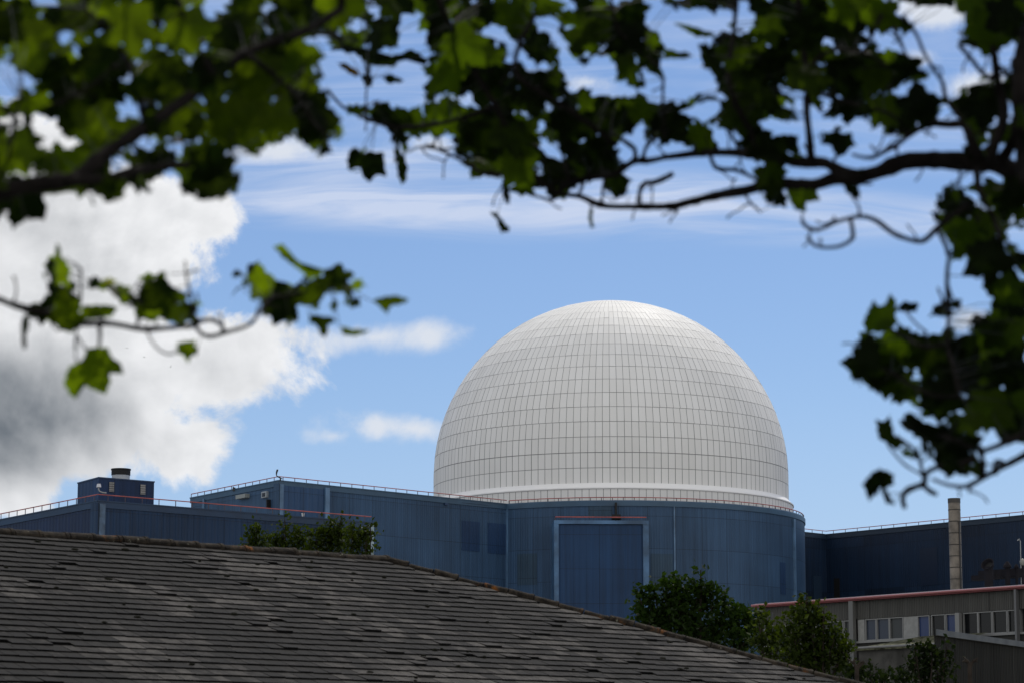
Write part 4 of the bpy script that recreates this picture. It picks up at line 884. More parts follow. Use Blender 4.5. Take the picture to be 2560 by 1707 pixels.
# ---------------------------------------------------------------- sycamore boughs hanging into the top and right of the view
N1 = 631
LEAVES = [[1764,344,84,33,40,87],[2417,598,105,209,6,23],[1929,157,118,335,14,58],[2537,497,110,149,17,15],[636,188,142,238,18,162],[2481,647,120,119,5,81],[2477,86,115,32,25,162],[1274,328,118,259,22,154],[599,75,140,115,7,152],[2380,1116,118,286,7,162],[458,65,132,266,7,170],[1395,439,103,104,21,16],[329,62,137,189,9,85],[1959,37,110,237,10,163],[2116,62,116,56,12,94],[2365,988,119,112,21,87],[2521,726,119,206,10,178],[448,278,135,150,17,173],[1158,109,117,224,4,173],[178,255,136,105,3,51],[1502,44,112,147,10,116],[82,94,142,191,12,17],[1852,212,113,234,1,52],[2162,906,88,89,9,113],[58,496,134,92,9,125],[2464,254,118,174,15,72],[574,290,141,285,1,83],[2482,844,119,265,6,179],[1338,217,120,185,16,127],[391,165,138,243,19,31],[2197,182,111,155,19,16],[1566,95,114,173,9,90],[1280,46,102,40,29,130],[1841,115,110,260,23,50],[1419,299,114,229,12,101],[2015,187,111,269,28,151],[160,739,88,43,34,146],[219,410,136,172,20,63],[1173,48,101,121,19,51],[2293,262,112,140,25,122],[143,668,108,130,64,111],[2114,177,119,181,11,141],[1190,331,118,277,8,98],[2485,1012,117,102,19,144],[1214,210,120,305,12,1],[1519,283,106,171,3,124],[41,372,111,203,13,69],[2228,920,119,179,29,42],[779,289,139,36,2,27],[530,429,130,350,38,39],[2407,903,116,179,3,142],[1109,291,109,286,15,94],[1093,20,118,215,42,64],[2516,42,111,349,16,71],[737,27,138,107,6,14],[1927,440,84,356,8,18],[252,308,139,203,8,145],[714,752,99,156,20,66],[254,154,139,108,5,171],[1675,306,107,220,1,91],[2401,506,112,192,58,10],[214,20,140,130,3,125],[1488,392,112,227,4,14],[2548,219,94,227,5,10],[1018,311,97,259,51,154],[388,419,123,123,63,26],[2023,77,116,140,36,31],[2317,883,108,184,13,178],[950,78,101,163,29,59],[1342,122,94,85,49,121],[651,706,90,140,43,129],[971,301,102,195,77,146],[1365,16,110,147,77,161],[9,46,140,169,1,53],[402,743,103,139,12,64],[1296,403,110,156,5,119],[2540,1053,97,144,18,21],[748,143,126,153,19,105],[2527,923,113,121,16,136],[517,188,125,245,3,172],[2293,1077,118,232,77,141],[794,740,94,337,68,36],[2197,38,103,241,44,148],[852,8,132,32,25,26],[1858,279,111,123,4,81],[1118,180,109,141,8,176],[1932,386,106,102,71,165],[1767,-17,93,265,1,111],[162,795,92,321,39,166],[1725,-4,109,107,71,6],[1455,98,98,291,2,125],[136,410,106,176,56,125],[2218,267,104,193,25,177],[2510,323,104,279,43,18],[994,-6,102,88,9,43],[2126,259,95,108,32,180],[2339,1068,93,287,77,180],[2435,3,115,30,40,76],[452,778,85,187,42,177],[351,225,100,225,62,2],[2259,975,89,225,47,17],[2444,362,85,182,70,141],[688,296,114,109,14,143],[323,382,128,286,77,159],[2317,-5,95,334,64,177],[862,713,94,337,77,16],[1603,276,87,140,48,154],[613,-26,121,150,50,163],[1939,246,94,198,51,128],[-64,297,132,245,49,160],[1828,-31,104,235,43,26],[339,325,111,131,74,24],[1894,352,98,227,67,111],[826,75,115,261,77,166],[2267,172,87,164,57,170],[73,268,102,313,67,11],[1209,409,106,211,54,166],[2240,861,87,261,45,179],[289,724,84,163,77,130],[2484,557,92,109,38,112],[1233,135,67,295,36,113],[2476,472,67,359,47,31],[880,112,104,104,77,165],[1588,24,72,209,46,179],[479,408,89,94,17,19],[535,481,101,357,77,16],[108,777,63,114,15,151],[279,479,68,20,36,19],[2430,1047,78,181,40,13],[1098,93,67,177,0,97],[1270,239,83,127,18,52],[1620,126,80,150,27,91],[1904,17,66,219,18,44],[1213,26,61,277,45,99],[2555,641,58,172,42,11],[1911,81,76,235,28,16],[1537,455,58,180,4,77],[450,344,100,164,77,150],[927,-1,57,53,65,11],[632,354,67,106,35,112],[1422,51,64,224,63,173],[1423,238,84,148,64,127],[1575,166,80,206,32,72],[2382,567,73,45,36,103],[681,111,87,157,32,74],[135,179,110,93,23,66],[2577,1005,95,301,22,9],[353,307,92,196,77,160],[1791,157,72,174,45,121],[2044,15,64,342,30,41],[2576,103,84,91,23,103],[150,472,110,340,77,14],[2354,773,64,214,72,38],[2562,286,66,209,49,98],[1938,478,66,145,46,91],[1455,-4,61,308,4,90],[346,750,57,176,49,12],[922,295,60,197,77,154],[838,691,62,205,8,165],[1193,-36,95,75,4,164],[288,230,76,139,38,168],[403,-16,111,179,26,24],[2147,1,60,40,28,68],[1485,132,78,186,77,17],[2435,109,59,199,77,7],[805,356,88,245,77,54],[2145,125,76,92,77,178],[1373,139,61,285,57,102],[586,462,71,117,77,55],[785,708,61,209,52,29],[1789,290,57,131,77,32],[2402,842,76,171,66,16],[1625,326,60,210,77,93],[2136,456,56,259,75,170],[1767,130,56,284,43,99],[1304,472,58,243,52,5],[372,703,69,250,77,10],[2366,-7,59,354,11,87],[2564,-10,79,353,50,149],[2550,821,72,102,42,70],[2405,257,57,298,14,44],[2440,1169,60,237,77,103],[1426,368,59,234,11,164],[2433,313,54,297,20,71],[498,318,71,146,22,29],[1378,330,51,237,4,114],[2375,476,44,211,63,42],[2546,558,46,252,61,178],[832,327,65,88,76,174],[574,16,56,321,77,81],[2265,1127,42,291,59,148],[954,288,65,329,47,157],[1460,252,52,223,4,84],[2382,1165,55,107,39,68],[1457,439,41,107,41,0],[60,301,53,327,61,114],[1384,189,61,124,39,106],[996,331,53,209,34,118],[-6,274,56,127,43,2],[1867,350,53,147,51,88],[2581,348,54,9,2,179],[1709,274,51,139,77,5],[575,354,60,305,50,98],[2226,141,43,163,51,176],[875,737,53,217,77,98],[334,448,71,265,68,132],[310,445,54,255,73,37],[134,34,51,179,1,20],[1569,319,42,347,11,23],[1075,223,54,66,50,90],[2343,265,47,178,52,94],[98,226,50,145,77,93],[2134,443,41,229,58,31],[2261,319,44,209,24,46],[1799,94,56,195,56,41],[1243,384,45,200,48,68],[2414,101,40,204,58,173],[625,678,59,41,56,69],[471,470,48,210,43,150],[338,374,62,163,77,144],[1918,352,49,169,74,74],[1316,18,49,125,70,112],[260,62,48,250,7,131],[2449,798,57,16,49,17],[405,372,52,212,67,53],[1531,339,51,143,4,158],[2395,481,51,55,65,93],[349,776,45,267,65,100],[883,91,41,158,55,141],[582,435,59,185,77,128],[2046,132,52,209,23,100],[1549,408,62,80,77,101],[1046,2,48,164,54,85],[1558,481,51,106,68,52],[673,1,65,168,77,170],[2013,135,47,110,29,3],[2271,200,44,213,76,17],[2077,285,43,63,58,169],[1968,281,41,245,15,15],[313,-13,75,51,29,23],[184,325,54,275,12,164],[383,791,49,176,77,13],[305,731,44,246,6,65],[2173,862,57,130,6,1],[2007,-20,64,265,0,153],[1972,388,40,209,77,157],[771,207,51,242,2,134],[2440,533,40,210,44,5],[1328,311,46,166,35,69],[-21,524,60,196,13,107],[74,23,51,122,39,160],[593,719,51,204,77,37],[49,160,50,23,21,116],[1922,355,48,189,77,127],[2384,1046,41,95,47,49],[2425,381,42,342,18,105],[1326,82,58,107,13,121],[240,713,49,132,61,171],[2175,956,64,195,67,138],[557,133,57,151,55,164],[2432,1177,44,201,63,161],[2569,168,45,214,48,42],[2442,969,57,148,34,38],[1620,83,44,233,24,140],[2031,247,63,308,77,125],[2371,780,45,204,58,1],[377,258,55,97,54,129],[2467,912,42,190,29,77],[1968,187,55,210,77,84],[-7,129,50,267,0,47],[-14,439,74,222,28,162],[1736,345,60,165,65,98],[1334,363,40,76,46,5],[80,778,42,267,77,141],[124,454,54,285,53,166],[1813,13,43,207,72,153],[394,56,48,36,60,115],[165,118,77,75,73,25],[2369,841,47,253,54,23],[1951,496,42,214,19,51],[2184,69,44,127,75,28],[2579,961,60,210,77,6],[2450,348,44,107,33,87],[2266,-14,52,345,35,137],[2268,71,41,168,62,180],[915,63,43,229,77,77],[2347,545,43,344,51,125],[486,780,50,125,76,81],[1405,480,41,213,45,49],[79,350,61,140,77,136],[2238,207,33,129,18,43],[2448,1067,29,202,77,81],[2085,228,33,183,12,177],[1619,336,30,122,50,94],[812,372,37,180,42,13],[2469,204,35,274,61,14],[2470,327,28,224,77,52],[1882,-11,44,104,10,113],[1929,275,33,148,4,165],[184,715,31,122,56,90],[2163,276,44,127,7,102],[2521,191,30,165,49,60],[1381,36,40,234,75,158],[240,231,40,186,43,65],[838,764,28,158,49,83],[2096,109,29,198,0,60],[2329,1128,29,201,44,93],[524,370,39,217,6,105],[2075,230,28,174,59,149],[367,800,28,12,77,26],[1796,286,43,193,62,29],[1184,283,44,21,21,4],[890,276,34,215,51,4],[2274,1115,34,129,77,157],[1268,-12,28,143,16,25],[1386,272,29,150,71,91],[1301,268,37,83,31,170],[1564,286,28,181,45,70],[362,473,36,179,77,154],[2459,384,39,116,63,48],[491,-4,48,110,10,110],[987,87,31,137,25,46],[32,277,35,257,14,9],[426,391,35,192,14,11],[761,83,44,302,39,37],[2416,1172,32,326,51,22],[1326,281,32,213,48,122],[2180,120,32,342,22,116],[2360,493,39,118,75,109],[471,129,36,208,53,29],[1157,226,40,87,49,36],[96,400,40,105,40,27],[2303,974,39,286,13,20],[583,462,36,144,50,124],[649,34,35,152,37,144],[2357,252,27,210,55,179],[1154,382,32,253,40,171],[1070,96,47,287,77,99],[473,814,37,254,65,20],[2292,1054,44,185,70,159],[2471,388,28,21,27,115],[1654,270,32,127,43,163],[318,155,34,78,36,156],[2290,1136,34,113,67,113],[1599,207,35,93,27,15],[2561,452,35,212,52,123],[2488,789,33,96,43,10],[461,162,41,147,77,141],[1627,168,32,31,65,162],[889,756,28,93,0,24],[1911,339,29,35,40,66],[785,163,56,264,77,113],[2412,228,28,215,36,59],[276,722,35,314,74,147],[1353,396,33,71,33,100],[2151,948,30,256,77,112],[1144,373,28,183,46,40],[907,281,41,296,77,2],[455,741,32,137,34,118],[1826,163,34,161,49,167],[905,41,33,130,51,180],[377,310,54,219,4,93],[666,772,32,170,26,53],[2514,782,28,147,29,71],[2230,327,29,288,10,29],[429,355,35,48,55,2],[2305,194,39,154,71,165],[32,424,38,213,76,50],[1461,150,30,119,30,152],[2463,494,33,127,27,139],[2259,830,48,246,28,144],[2574,954,36,159,32,54],[839,335,36,139,76,123],[174,480,33,99,75,160],[747,718,29,220,57,43],[1645,184,46,90,77,138],[1688,14,33,304,56,111],[723,334,44,167,77,168],[1359,92,33,195,62,128],[1076,245,29,69,28,130],[311,360,42,277,76,69],[1297,171,38,123,6,39],[2101,3,39,103,22,116],[1996,395,31,190,76,12],[-5,381,38,208,77,126],[1060,304,37,177,29,72],[669,249,34,209,37,82],[2001,399,39,111,57,174],[720,803,28,184,55,63],[535,491,38,172,77,18],[2311,1032,35,211,69,151],[366,695,38,265,77,6],[1394,350,29,197,52,153],[1732,257,27,339,49,30],[1355,299,40,213,77,163],[1641,328,29,168,2,118],[1008,370,35,41,59,92],[839,100,36,145,37,121],[103,27,39,89,77,22],[2144,103,31,173,54,99],[116,670,33,237,63,89],[2056,222,30,359,52,132],[2352,517,33,53,58,99],[874,683,28,143,47,149],[1649,134,31,117,68,140],[196,97,43,244,12,27],[893,715,32,329,36,5],[657,349,37,186,40,167],[362,384,33,149,59,165],[2494,1067,31,310,23,124],[1140,253,32,127,72,111],[2525,625,40,240,64,120],[1147,346,35,197,77,129],[2416,301,34,182,76,119],[1720,18,28,64,51,0],[1483,328,29,126,14,47],[2409,542,32,287,46,14],[1556,419,30,131,50,159],[166,392,39,246,49,176],[1156,5,44,126,69,119],[67,772,28,256,28,62],[2408,81,28,128,54,147],[2336,288,34,158,44,21],[1613,324,28,269,72,69],[1346,414,36,37,62,169],[2206,853,43,229,77,93],[478,235,38,24,41,155],[1407,78,32,249,44,114],[2257,59,32,311,75,128],[767,728,41,161,49,109],[2509,244,28,252,27,21],[1087,148,32,276,61,51],[1785,369,30,104,25,28],[2457,952,27,215,45,49],[597,685,28,184,59,15],[1280,194,29,282,48,1],[1255,120,28,31,28,106],[2558,861,30,180,21,24],[2431,65,30,88,69,10],[275,708,34,60,77,5],[2521,555,28,271,71,60],[1884,146,42,111,77,21],[2344,936,33,209,56,71],[492,772,27,94,77,89],[2287,318,29,175,62,71],[1225,2,33,166,55,111],[1177,164,27,242,45,113],[2564,675,45,213,77,138],[342,407,44,223,75,97],[823,86,46,121,77,166],[2552,349,32,153,75,3],[2172,75,31,163,77,116],[2044,269,30,181,71,138],[1525,132,26,105,39,137],[1505,107,26,330,28,7],[2470,450,23,175,26,1],[2330,1030,26,208,54,19],[1264,155,31,95,70,160],[2054,344,27,128,77,87],[1508,137,22,124,59,177],[1579,207,22,113,27,146],[2144,435,33,254,69,18],[2444,114,21,181,34,133],[190,814,23,171,31,68],[904,292,23,198,58,156],[2217,323,27,181,48,86],[1987,289,29,15,57,131],[1109,230,21,160,59,79],[1675,1,27,131,6,146],[1910,211,30,37,24,41],[349,335,34,209,77,36],[2566,56,32,207,49,173],[1222,274,26,200,8,67],[817,50,39,181,32,11],[2541,1095,22,10,22,8],[798,189,26,122,6,12],[1186,381,24,201,32,33],[872,723,23,112,25,104],[2191,1228,22,75,77,72],[268,413,30,140,48,94],[404,688,23,94,14,83],[322,749,32,56,68,64],[1626,172,22,106,45,99],[2057,97,28,327,57,77],[911,378,24,148,77,46],[556,236,30,126,56,12],[2309,1110,24,158,77,144],[586,159,27,189,27,130],[2306,183,21,205,33,169],[255,717,21,216,11,8],[416,375,30,92,77,167],[803,146,28,125,72,24],[2409,477,32,151,55,124],[245,478,27,130,35,139],[1961,471,31,156,77,10],[395,105,25,8,47,49],[987,382,23,262,67,95],[990,401,22,133,77,81],[972,316,25,22,34,78],[2131,928,21,201,35,106],[612,709,21,312,58,157],[2378,608,23,192,77,142],[2272,1116,21,235,76,81],[2311,952,31,230,49,5],[2512,595,21,161,35,76],[667,784,34,184,71,170],[1983,298,26,304,64,166],[1784,304,22,163,39,75],[1019,350,24,138,61,61],[1941,513,22,202,68,12],[1743,248,21,8,77,43],[2430,823,27,230,61,94],[880,731,33,179,73,125],[2517,355,25,122,77,134],[2267,1065,22,238,27,154],[771,694,25,188,67,168],[398,243,31,332,40,135],[1759,10,27,8,77,101],[783,364,29,306,38,12],[2275,931,24,231,48,149],[2150,451,21,146,11,51],[1847,77,30,352,60,9],[1363,288,25,297,16,14],[1067,99,23,176,54,100],[1911,263,21,244,0,94],[47,307,28,106,77,80],[930,11,25,106,60,176],[1947,291,26,257,50,138],[294,503,26,188,77,165],[384,794,24,83,16,172],[835,331,31,199,77,78],[886,427,25,281,74,173],[1804,16,26,182,71,154],[2096,325,26,326,77,3],[1645,96,25,139,39,82],[1823,15,28,151,60,165],[589,682,22,140,33,44],[270,793,25,273,77,6],[681,731,27,113,19,168],[1083,122,21,214,2,3],[2476,37,22,279,77,56],[1475,239,22,179,57,135],[916,299,23,180,68,170],[1412,38,22,64,8,132],[1652,144,21,169,77,0],[2344,556,24,150,74,130],[1876,367,22,182,37,3],[2201,134,25,225,32,24],[2020,223,22,188,65,178],[2152,436,21,339,40,178],[1917,491,21,198,12,62],[2080,247,21,181,61,115],[2244,773,21,230,68,69],[1965,208,27,86,20,93],[2288,1002,24,185,7,88],[849,341,26,156,73,36],[369,718,22,74,15,165],[506,100,29,119,45,155],[2510,451,34,149,73,96],[2346,773,28,270,14,60],[1291,94,27,245,45,77],[1031,145,27,302,71,34],[1232,101,22,144,49,179],[62,543,26,148,77,131],[587,478,26,215,77,37],[1302,453,21,309,46,31],[488,797,22,180,45,103],[2292,197,30,54,64,19],[784,79,27,257,0,48],[1078,149,22,155,64,25],[1345,160,33,43,77,53],[2292,1088,25,126,70,148],[2181,64,21,180,39,0],[2271,156,33,315,62,173],[1576,253,25,201,32,137],[1447,34,26,249,58,121],[788,763,22,201,8,22],[1851,359,23,153,9,48],[2028,252,31,321,72,116],[138,71,26,142,76,74],[638,380,27,290,45,152],[304,128,27,224,10,145],[2407,849,21,168,77,148],[1355,337,28,195,62,138],[2549,442,24,269,48,4],[1980,474,23,213,67,172],[708,119,27,225,77,43],[621,379,26,158,53,46],[1891,388,31,154,43,134],[1658,0,24,204,77,112],[1731,320,23,141,39,12],[1741,371,22,241,55,73],[1259,137,23,133,56,68],[8,312,25,170,77,140],[2436,118,22,154,77,7],[2032,474,27,92,77,163],[1199,74,23,84,77,109],[1829,67,22,291,76,169],[131,765,22,99,56,67],[474,371,29,137,77,139],[492,874,23,180,65,83],[2288,838,23,194,46,14],[114,690,21,315,77,93],[1096,234,24,260,76,51],[987,166,28,185,77,25],[1517,473,21,149,75,119],[877,273,25,163,44,81],[2461,691,22,245,64,40],[437,807,30,278,74,145],[1601,186,28,138,77,119],[2565,670,26,187,20,126],[1965,402,22,258,45,96],[1525,244,23,168,48,132],[1748,244,30,181,64,31],[247,468,28,102,68,111],[860,72,25,204,30,30],[2457,200,23,267,72,10],[957,265,22,131,13,73],[2562,711,26,110,67,119],[2185,835,33,103,77,165],[989,101,24,76,41,60],[1761,240,24,258,77,41],[490,764,31,275,77,2],[2311,844,21,269,5,148],[764,699,25,216,73,62],[1449,239,24,146,77,136],[307,463,26,125,9,175],[1796,208,21,283,77,159],[2529,441,22,196,75,38],[557,490,33,113,70,20],[1888,58,26,221,77,78],[2460,982,99,132,4,39],[337,37,111,172,23,106],[2523,48,100,152,29,5],[35,62,122,236,19,28],[400,759,70,221,29,111],[2396,514,84,150,5,7],[722,155,110,70,16,140],[2545,956,73,200,48,138],[2293,264,103,204,36,21],[2503,502,89,239,41,0],[2369,872,99,222,18,178],[44,490,106,231,0,179],[161,128,49,107,14,110],[2261,861,80,172,14,38],[754,211,109,195,40,63],[2206,279,88,201,39,50],[411,311,97,118,38,38],[1337,224,104,179,39,71],[2468,238,91,176,18,175],[1301,32,68,167,50,152],[1959,144,83,196,18,162],[196,38,81,221,26,125],[1565,175,53,233,38,145],[240,445,74,199,14,145],[1884,142,96,148,2,176],[1440,313,81,177,13,100],[2179,34,83,136,22,70],[2436,61,78,176,35,100],[2099,192,85,355,10,59],[2018,70,102,155,13,106],[410,184,122,230,3,79],[132,51,77,185,12,48],[2228,944,62,304,12,163],[621,263,106,149,14,89],[1231,386,102,256,18,144],[2494,830,97,81,19,109],[215,183,107,59,33,178],[844,691,64,215,8,34],[2557,226,104,176,47,82],[2201,174,91,107,48,64],[778,279,108,218,43,135],[310,155,76,180,51,79],[717,292,98,125,26,14],[668,720,78,230,7,34],[2491,110,50,133,60,45],[651,185,102,235,33,104],[1783,142,75,317,38,89],[1496,286,94,233,12,146],[448,252,100,246,15,79],[1456,395,97,116,2,148],[2496,324,47,209,41,1],[1920,260,82,220,33,142],[792,32,106,229,4,104],[636,6,49,154,3,152],[339,239,50,167,60,176],[2315,1092,87,219,74,112],[1216,218,97,226,2,152],[974,10,78,212,34,135],[231,258,119,209,31,15],[1677,300,64,196,10,70],[1310,436,74,230,9,130],[7,397,74,115,17,117],[281,479,51,299,11,4],[2002,171,83,173,43,11],[2465,910,84,98,17,177],[1458,72,85,164,18,78],[587,81,101,167,47,112],[1828,104,71,83,24,135],[153,403,87,76,22,17],[1144,192,89,140,20,129],[149,779,87,187,50,18],[1752,342,77,174,17,173],[502,388,111,285,14,59],[525,197,91,44,17,63],[70,138,80,192,31,95],[153,738,52,184,40,78],[451,784,51,192,22,67],[282,330,80,251,10,3],[2154,234,57,182,26,65],[461,71,95,217,8,88],[1169,339,94,211,35,31],[1701,327,41,243,15,168],[1861,236,103,132,43,162],[2520,718,87,222,15,41],[954,75,70,191,28,112],[1260,295,75,204,22,167],[778,744,40,205,2,147],[1415,443,63,185,6,167],[2400,592,80,222,37,117],[1302,326,88,235,29,154],[545,145,65,75,29,11],[130,172,60,147,37,15],[2115,101,94,208,38,82],[1095,50,71,207,18,130],[1511,405,70,215,28,65],[810,711,41,210,31,39],[2455,561,75,213,20,161],[384,725,62,149,59,21],[2351,992,97,139,14,148],[465,133,65,215,80,12],[1128,140,81,160,55,20],[1082,285,47,185,38,70],[1517,57,94,171,17,124],[2471,637,92,260,2,33],[337,133,115,254,80,130],[1807,183,48,194,12,63],[1177,128,87,196,31,84],[1964,27,76,217,11,103],[513,467,62,293,0,167],[135,662,47,161,36,8],[2465,-6,99,176,10,74],[562,293,110,184,7,43],[1793,11,41,214,75,12],[385,88,59,223,13,75],[2184,875,102,173,61,145],[2384,1147,79,219,16,15],[2409,1053,89,26,58,138],[447,3,73,146,10,64],[388,7,52,220,42,76],[1172,48,78,172,80,91],[2561,660,88,183,66,173],[2253,310,46,271,13,38],[2457,99,57,159,61,130],[2560,917,94,158,48,157],[2311,885,55,136,50,80],[2335,912,81,156,80,74],[1250,23,78,136,2,91],[1922,70,81,198,3,64],[2405,262,49,172,15,152],[569,436,52,219,42,8],[427,737,48,142,53,117],[253,116,79,104,44,175],[1907,450,69,125,61,94],[1576,101,83,283,47,140],[166,467,50,254,80,179],[489,37,51,202,23,177],[684,66,62,223,44,139],[137,689,46,270,44,84],[1514,360,63,145,16,64],[2166,914,80,190,1,13],[2043,207,56,175,19,179],[2064,147,101,127,80,167],[1932,188,52,122,6,12],[1094,-2,78,145,10,3],[264,7,92,176,19,37],[63,350,79,215,6,132],[2115,267,89,210,64,15],[1558,257,44,272,21,93],[693,752,76,185,18,149],[1541,129,49,228,33,51],[875,16,49,120,11,171],[132,253,71,200,29,8],[2500,1040,68,232,21,76],[751,68,57,129,61,107],[1025,308,43,223,39,44],[1465,24,62,54,28,72],[2246,182,62,111,19,50],[2529,998,71,243,36,135],[289,77,52,188,68,139],[1368,412,101,157,80,147],[329,381,68,201,80,103],[2544,313,92,142,38,70],[1278,206,67,118,58,88],[354,447,56,242,56,99],[2271,327,52,93,66,34],[1634,307,69,168,59,96],[1382,457,49,205,8,19],[378,419,67,99,14,26],[727,787,44,156,51,169],[1936,415,62,167,3,68],[615,356,72,112,61,7],[726,9,64,303,36,156],[1354,126,60,124,27,21],[2116,8,103,198,28,46],[2397,1107,79,253,66,170],[1882,-8,53,258,80,137],[459,752,40,249,66,104],[1386,217,66,347,3,127],[2043,175,54,147,80,163],[253,378,69,201,70,124],[589,23,48,72,9,45],[1372,421,44,147,78,74],[1529,449,83,200,58,142],[1301,65,64,272,5,155],[1118,297,87,104,65,46],[1331,375,49,83,66,167],[911,93,72,190,80,42],[1021,12,48,223,47,114],[26,-4,91,239,78,28],[1089,190,61,81,79,104],[1138,17,80,211,33,83],[672,99,65,175,78,175],[1572,290,63,171,26,162],[536,86,67,231,5,107],[1630,98,45,176,36,112],[2235,903,82,106,80,143],[2522,772,89,240,21,134],[1580,34,78,181,25,35],[1372,333,53,114,80,90],[642,107,62,242,57,179],[2550,808,43,234,14,144],[2221,46,72,198,80,140],[867,102,50,235,40,4],[2165,149,59,84,44,120],[242,327,57,109,54,100],[2350,1084,61,198,15,68],[77,397,95,175,80,14],[580,160,55,143,37,14],[1613,275,41,226,34,63],[772,113,71,233,80,141],[2478,473,45,295,18,158],[101,463,79,132,79,136],[2277,1068,49,281,70,156],[1811,-13,53,156,63,26],[2254,988,46,180,45,15],[1839,295,91,220,70,167],[177,305,68,203,5,10],[2526,1075,64,251,17,57],[2412,943,63,188,18,31],[2539,469,54,186,20,61],[726,729,43,157,32,68],[2046,19,63,259,31,1],[78,269,54,233,80,12],[1716,3,40,132,36,37],[1230,152,71,220,39,10],[2431,1145,41,123,66,108],[615,141,61,117,70,15],[-3,327,50,147,8,114],[2403,-1,40,149,8,145],[621,40,59,186,28,25],[440,111,56,142,43,133],[1901,17,58,235,2,129],[1192,60,42,257,6,109],[1382,296,96,152,80,54],[795,344,61,219,6,79],[1870,334,55,212,14,81],[1312,-5,45,241,34,146],[113,776,54,220,41,158],[2323,-11,78,153,62,6],[2557,530,50,146,3,50],[637,702,44,297,80,37],[2307,848,44,246,80,64],[151,671,79,222,80,120],[2220,215,68,161,72,49],[-5,436,48,173,74,106],[2230,54,50,138,46,51],[1384,34,47,184,79,139],[552,237,56,226,74,81],[1443,123,48,142,43,145],[1127,253,67,188,80,148],[1454,241,53,225,66,13],[1889,304,45,40,78,87],[1988,-14,76,219,56,136],[195,444,49,181,47,133],[2427,377,45,125,35,56],[1646,119,40,165,80,111],[850,37,68,162,70,112],[149,459,74,159,77,8],[899,31,63,175,80,33],[11,279,58,98,80,26],[32,376,49,125,80,86],[283,217,63,58,3,98],[1496,7,41,261,27,21],[641,682,42,162,27,137],[369,699,42,218,62,13],[-16,468,67,31,62,28],[2283,176,63,196,71,107],[521,50,68,212,80,8],[1396,271,49,174,16,100],[692,235,70,249,71,163],[176,217,50,163,32,56],[1546,331,43,118,49,77],[1705,283,41,193,68,161],[2094,63,60,192,80,23],[2356,-5,57,143,57,172],[1416,57,49,146,71,72],[181,745,91,256,80,105],[1211,303,50,139,13,69],[325,739,80,210,65,154],[2011,210,41,237,57,96],[95,242,72,300,69,71],[56,-17,58,215,8,158],[1051,315,68,154,47,32],[927,-37,93,107,63,74],[329,312,51,170,46,149],[1220,109,44,170,11,144],[2515,571,41,131,49,45],[183,804,40,111,34,130],[20,145,65,209,79,3],[171,-12,61,154,24,128],[363,776,45,204,21,28],[1926,220,43,148,80,6],[1135,239,42,180,80,3],[2539,-6,102,190,67,151],[1869,282,63,263,59,14],[2438,297,66,209,18,15],[702,339,67,96,80,25],[2425,853,46,176,21,90],[470,441,56,200,42,174],[1967,252,44,214,80,135],[194,416,68,145,80,170],[212,-16,54,245,7,53],[1177,388,44,85,59,22],[666,-16,48,214,7,96],[2558,131,92,205,80,103],[1285,260,55,183,80,156],[1120,265,76,135,80,32],[1092,105,49,192,18,70],[211,342,57,194,59,2],[2003,141,42,52,80,112],[344,224,51,236,65,133],[2271,1120,56,228,80,139],[468,341,53,128,59,169],[1312,111,40,69,57,5],[245,407,68,175,80,13],[1604,76,41,252,58,5],[1920,377,46,199,80,176],[1001,344,40,202,80,124],[1296,-11,51,194,31,11],[2411,1007,43,109,46,179],[2374,770,53,107,80,167],[798,243,61,225,74,51],[1179,14,47,243,43,132],[2541,873,61,158,66,160],[2278,945,41,52,62,79],[1532,107,45,213,80,30],[1937,231,57,270,80,142],[1830,207,54,250,80,64],[368,248,72,109,80,115],[916,47,43,225,52,124],[2442,343,44,117,24,140],[1307,386,60,206,68,153],[972,284,50,182,59,144],[1663,341,43,221,80,151],[2472,324,43,120,80,113],[2352,504,50,113,80,71],[1215,429,55,221,80,23],[1886,388,61,149,80,133],[1769,2,43,208,38,146],[2198,232,67,268,80,44],[661,298,96,148,80,89],[1135,91,42,127,61,119],[427,387,70,214,80,176],[2222,850,43,209,2,4],[1356,17,41,189,63,20],[1798,302,45,151,70,147],[1892,206,54,188,65,151],[2190,959,50,212,80,24],[1615,138,50,140,32,87],[131,129,98,246,80,96],[110,112,61,170,79,1],[1819,145,42,235,54,76],[476,794,47,187,66,99],[1830,317,74,219,80,172],[1932,489,45,65,80,96],[1960,391,59,101,80,169],[497,306,60,164,58,146],[1482,120,49,127,80,117],[937,301,58,200,74,154],[233,49,48,233,75,125],[2435,480,56,232,80,168],[332,391,59,244,67,145],[2528,226,46,199,80,105],[1399,28,60,140,72,156],[2008,137,45,238,77,105],[72,262,58,118,80,28],[2125,447,50,269,80,43],[1290,269,46,258,80,134],[758,332,51,100,42,9],[1896,355,51,176,80,44],[931,283,46,255,80,4],[78,770,40,283,80,54],[129,708,83,199,80,113]]
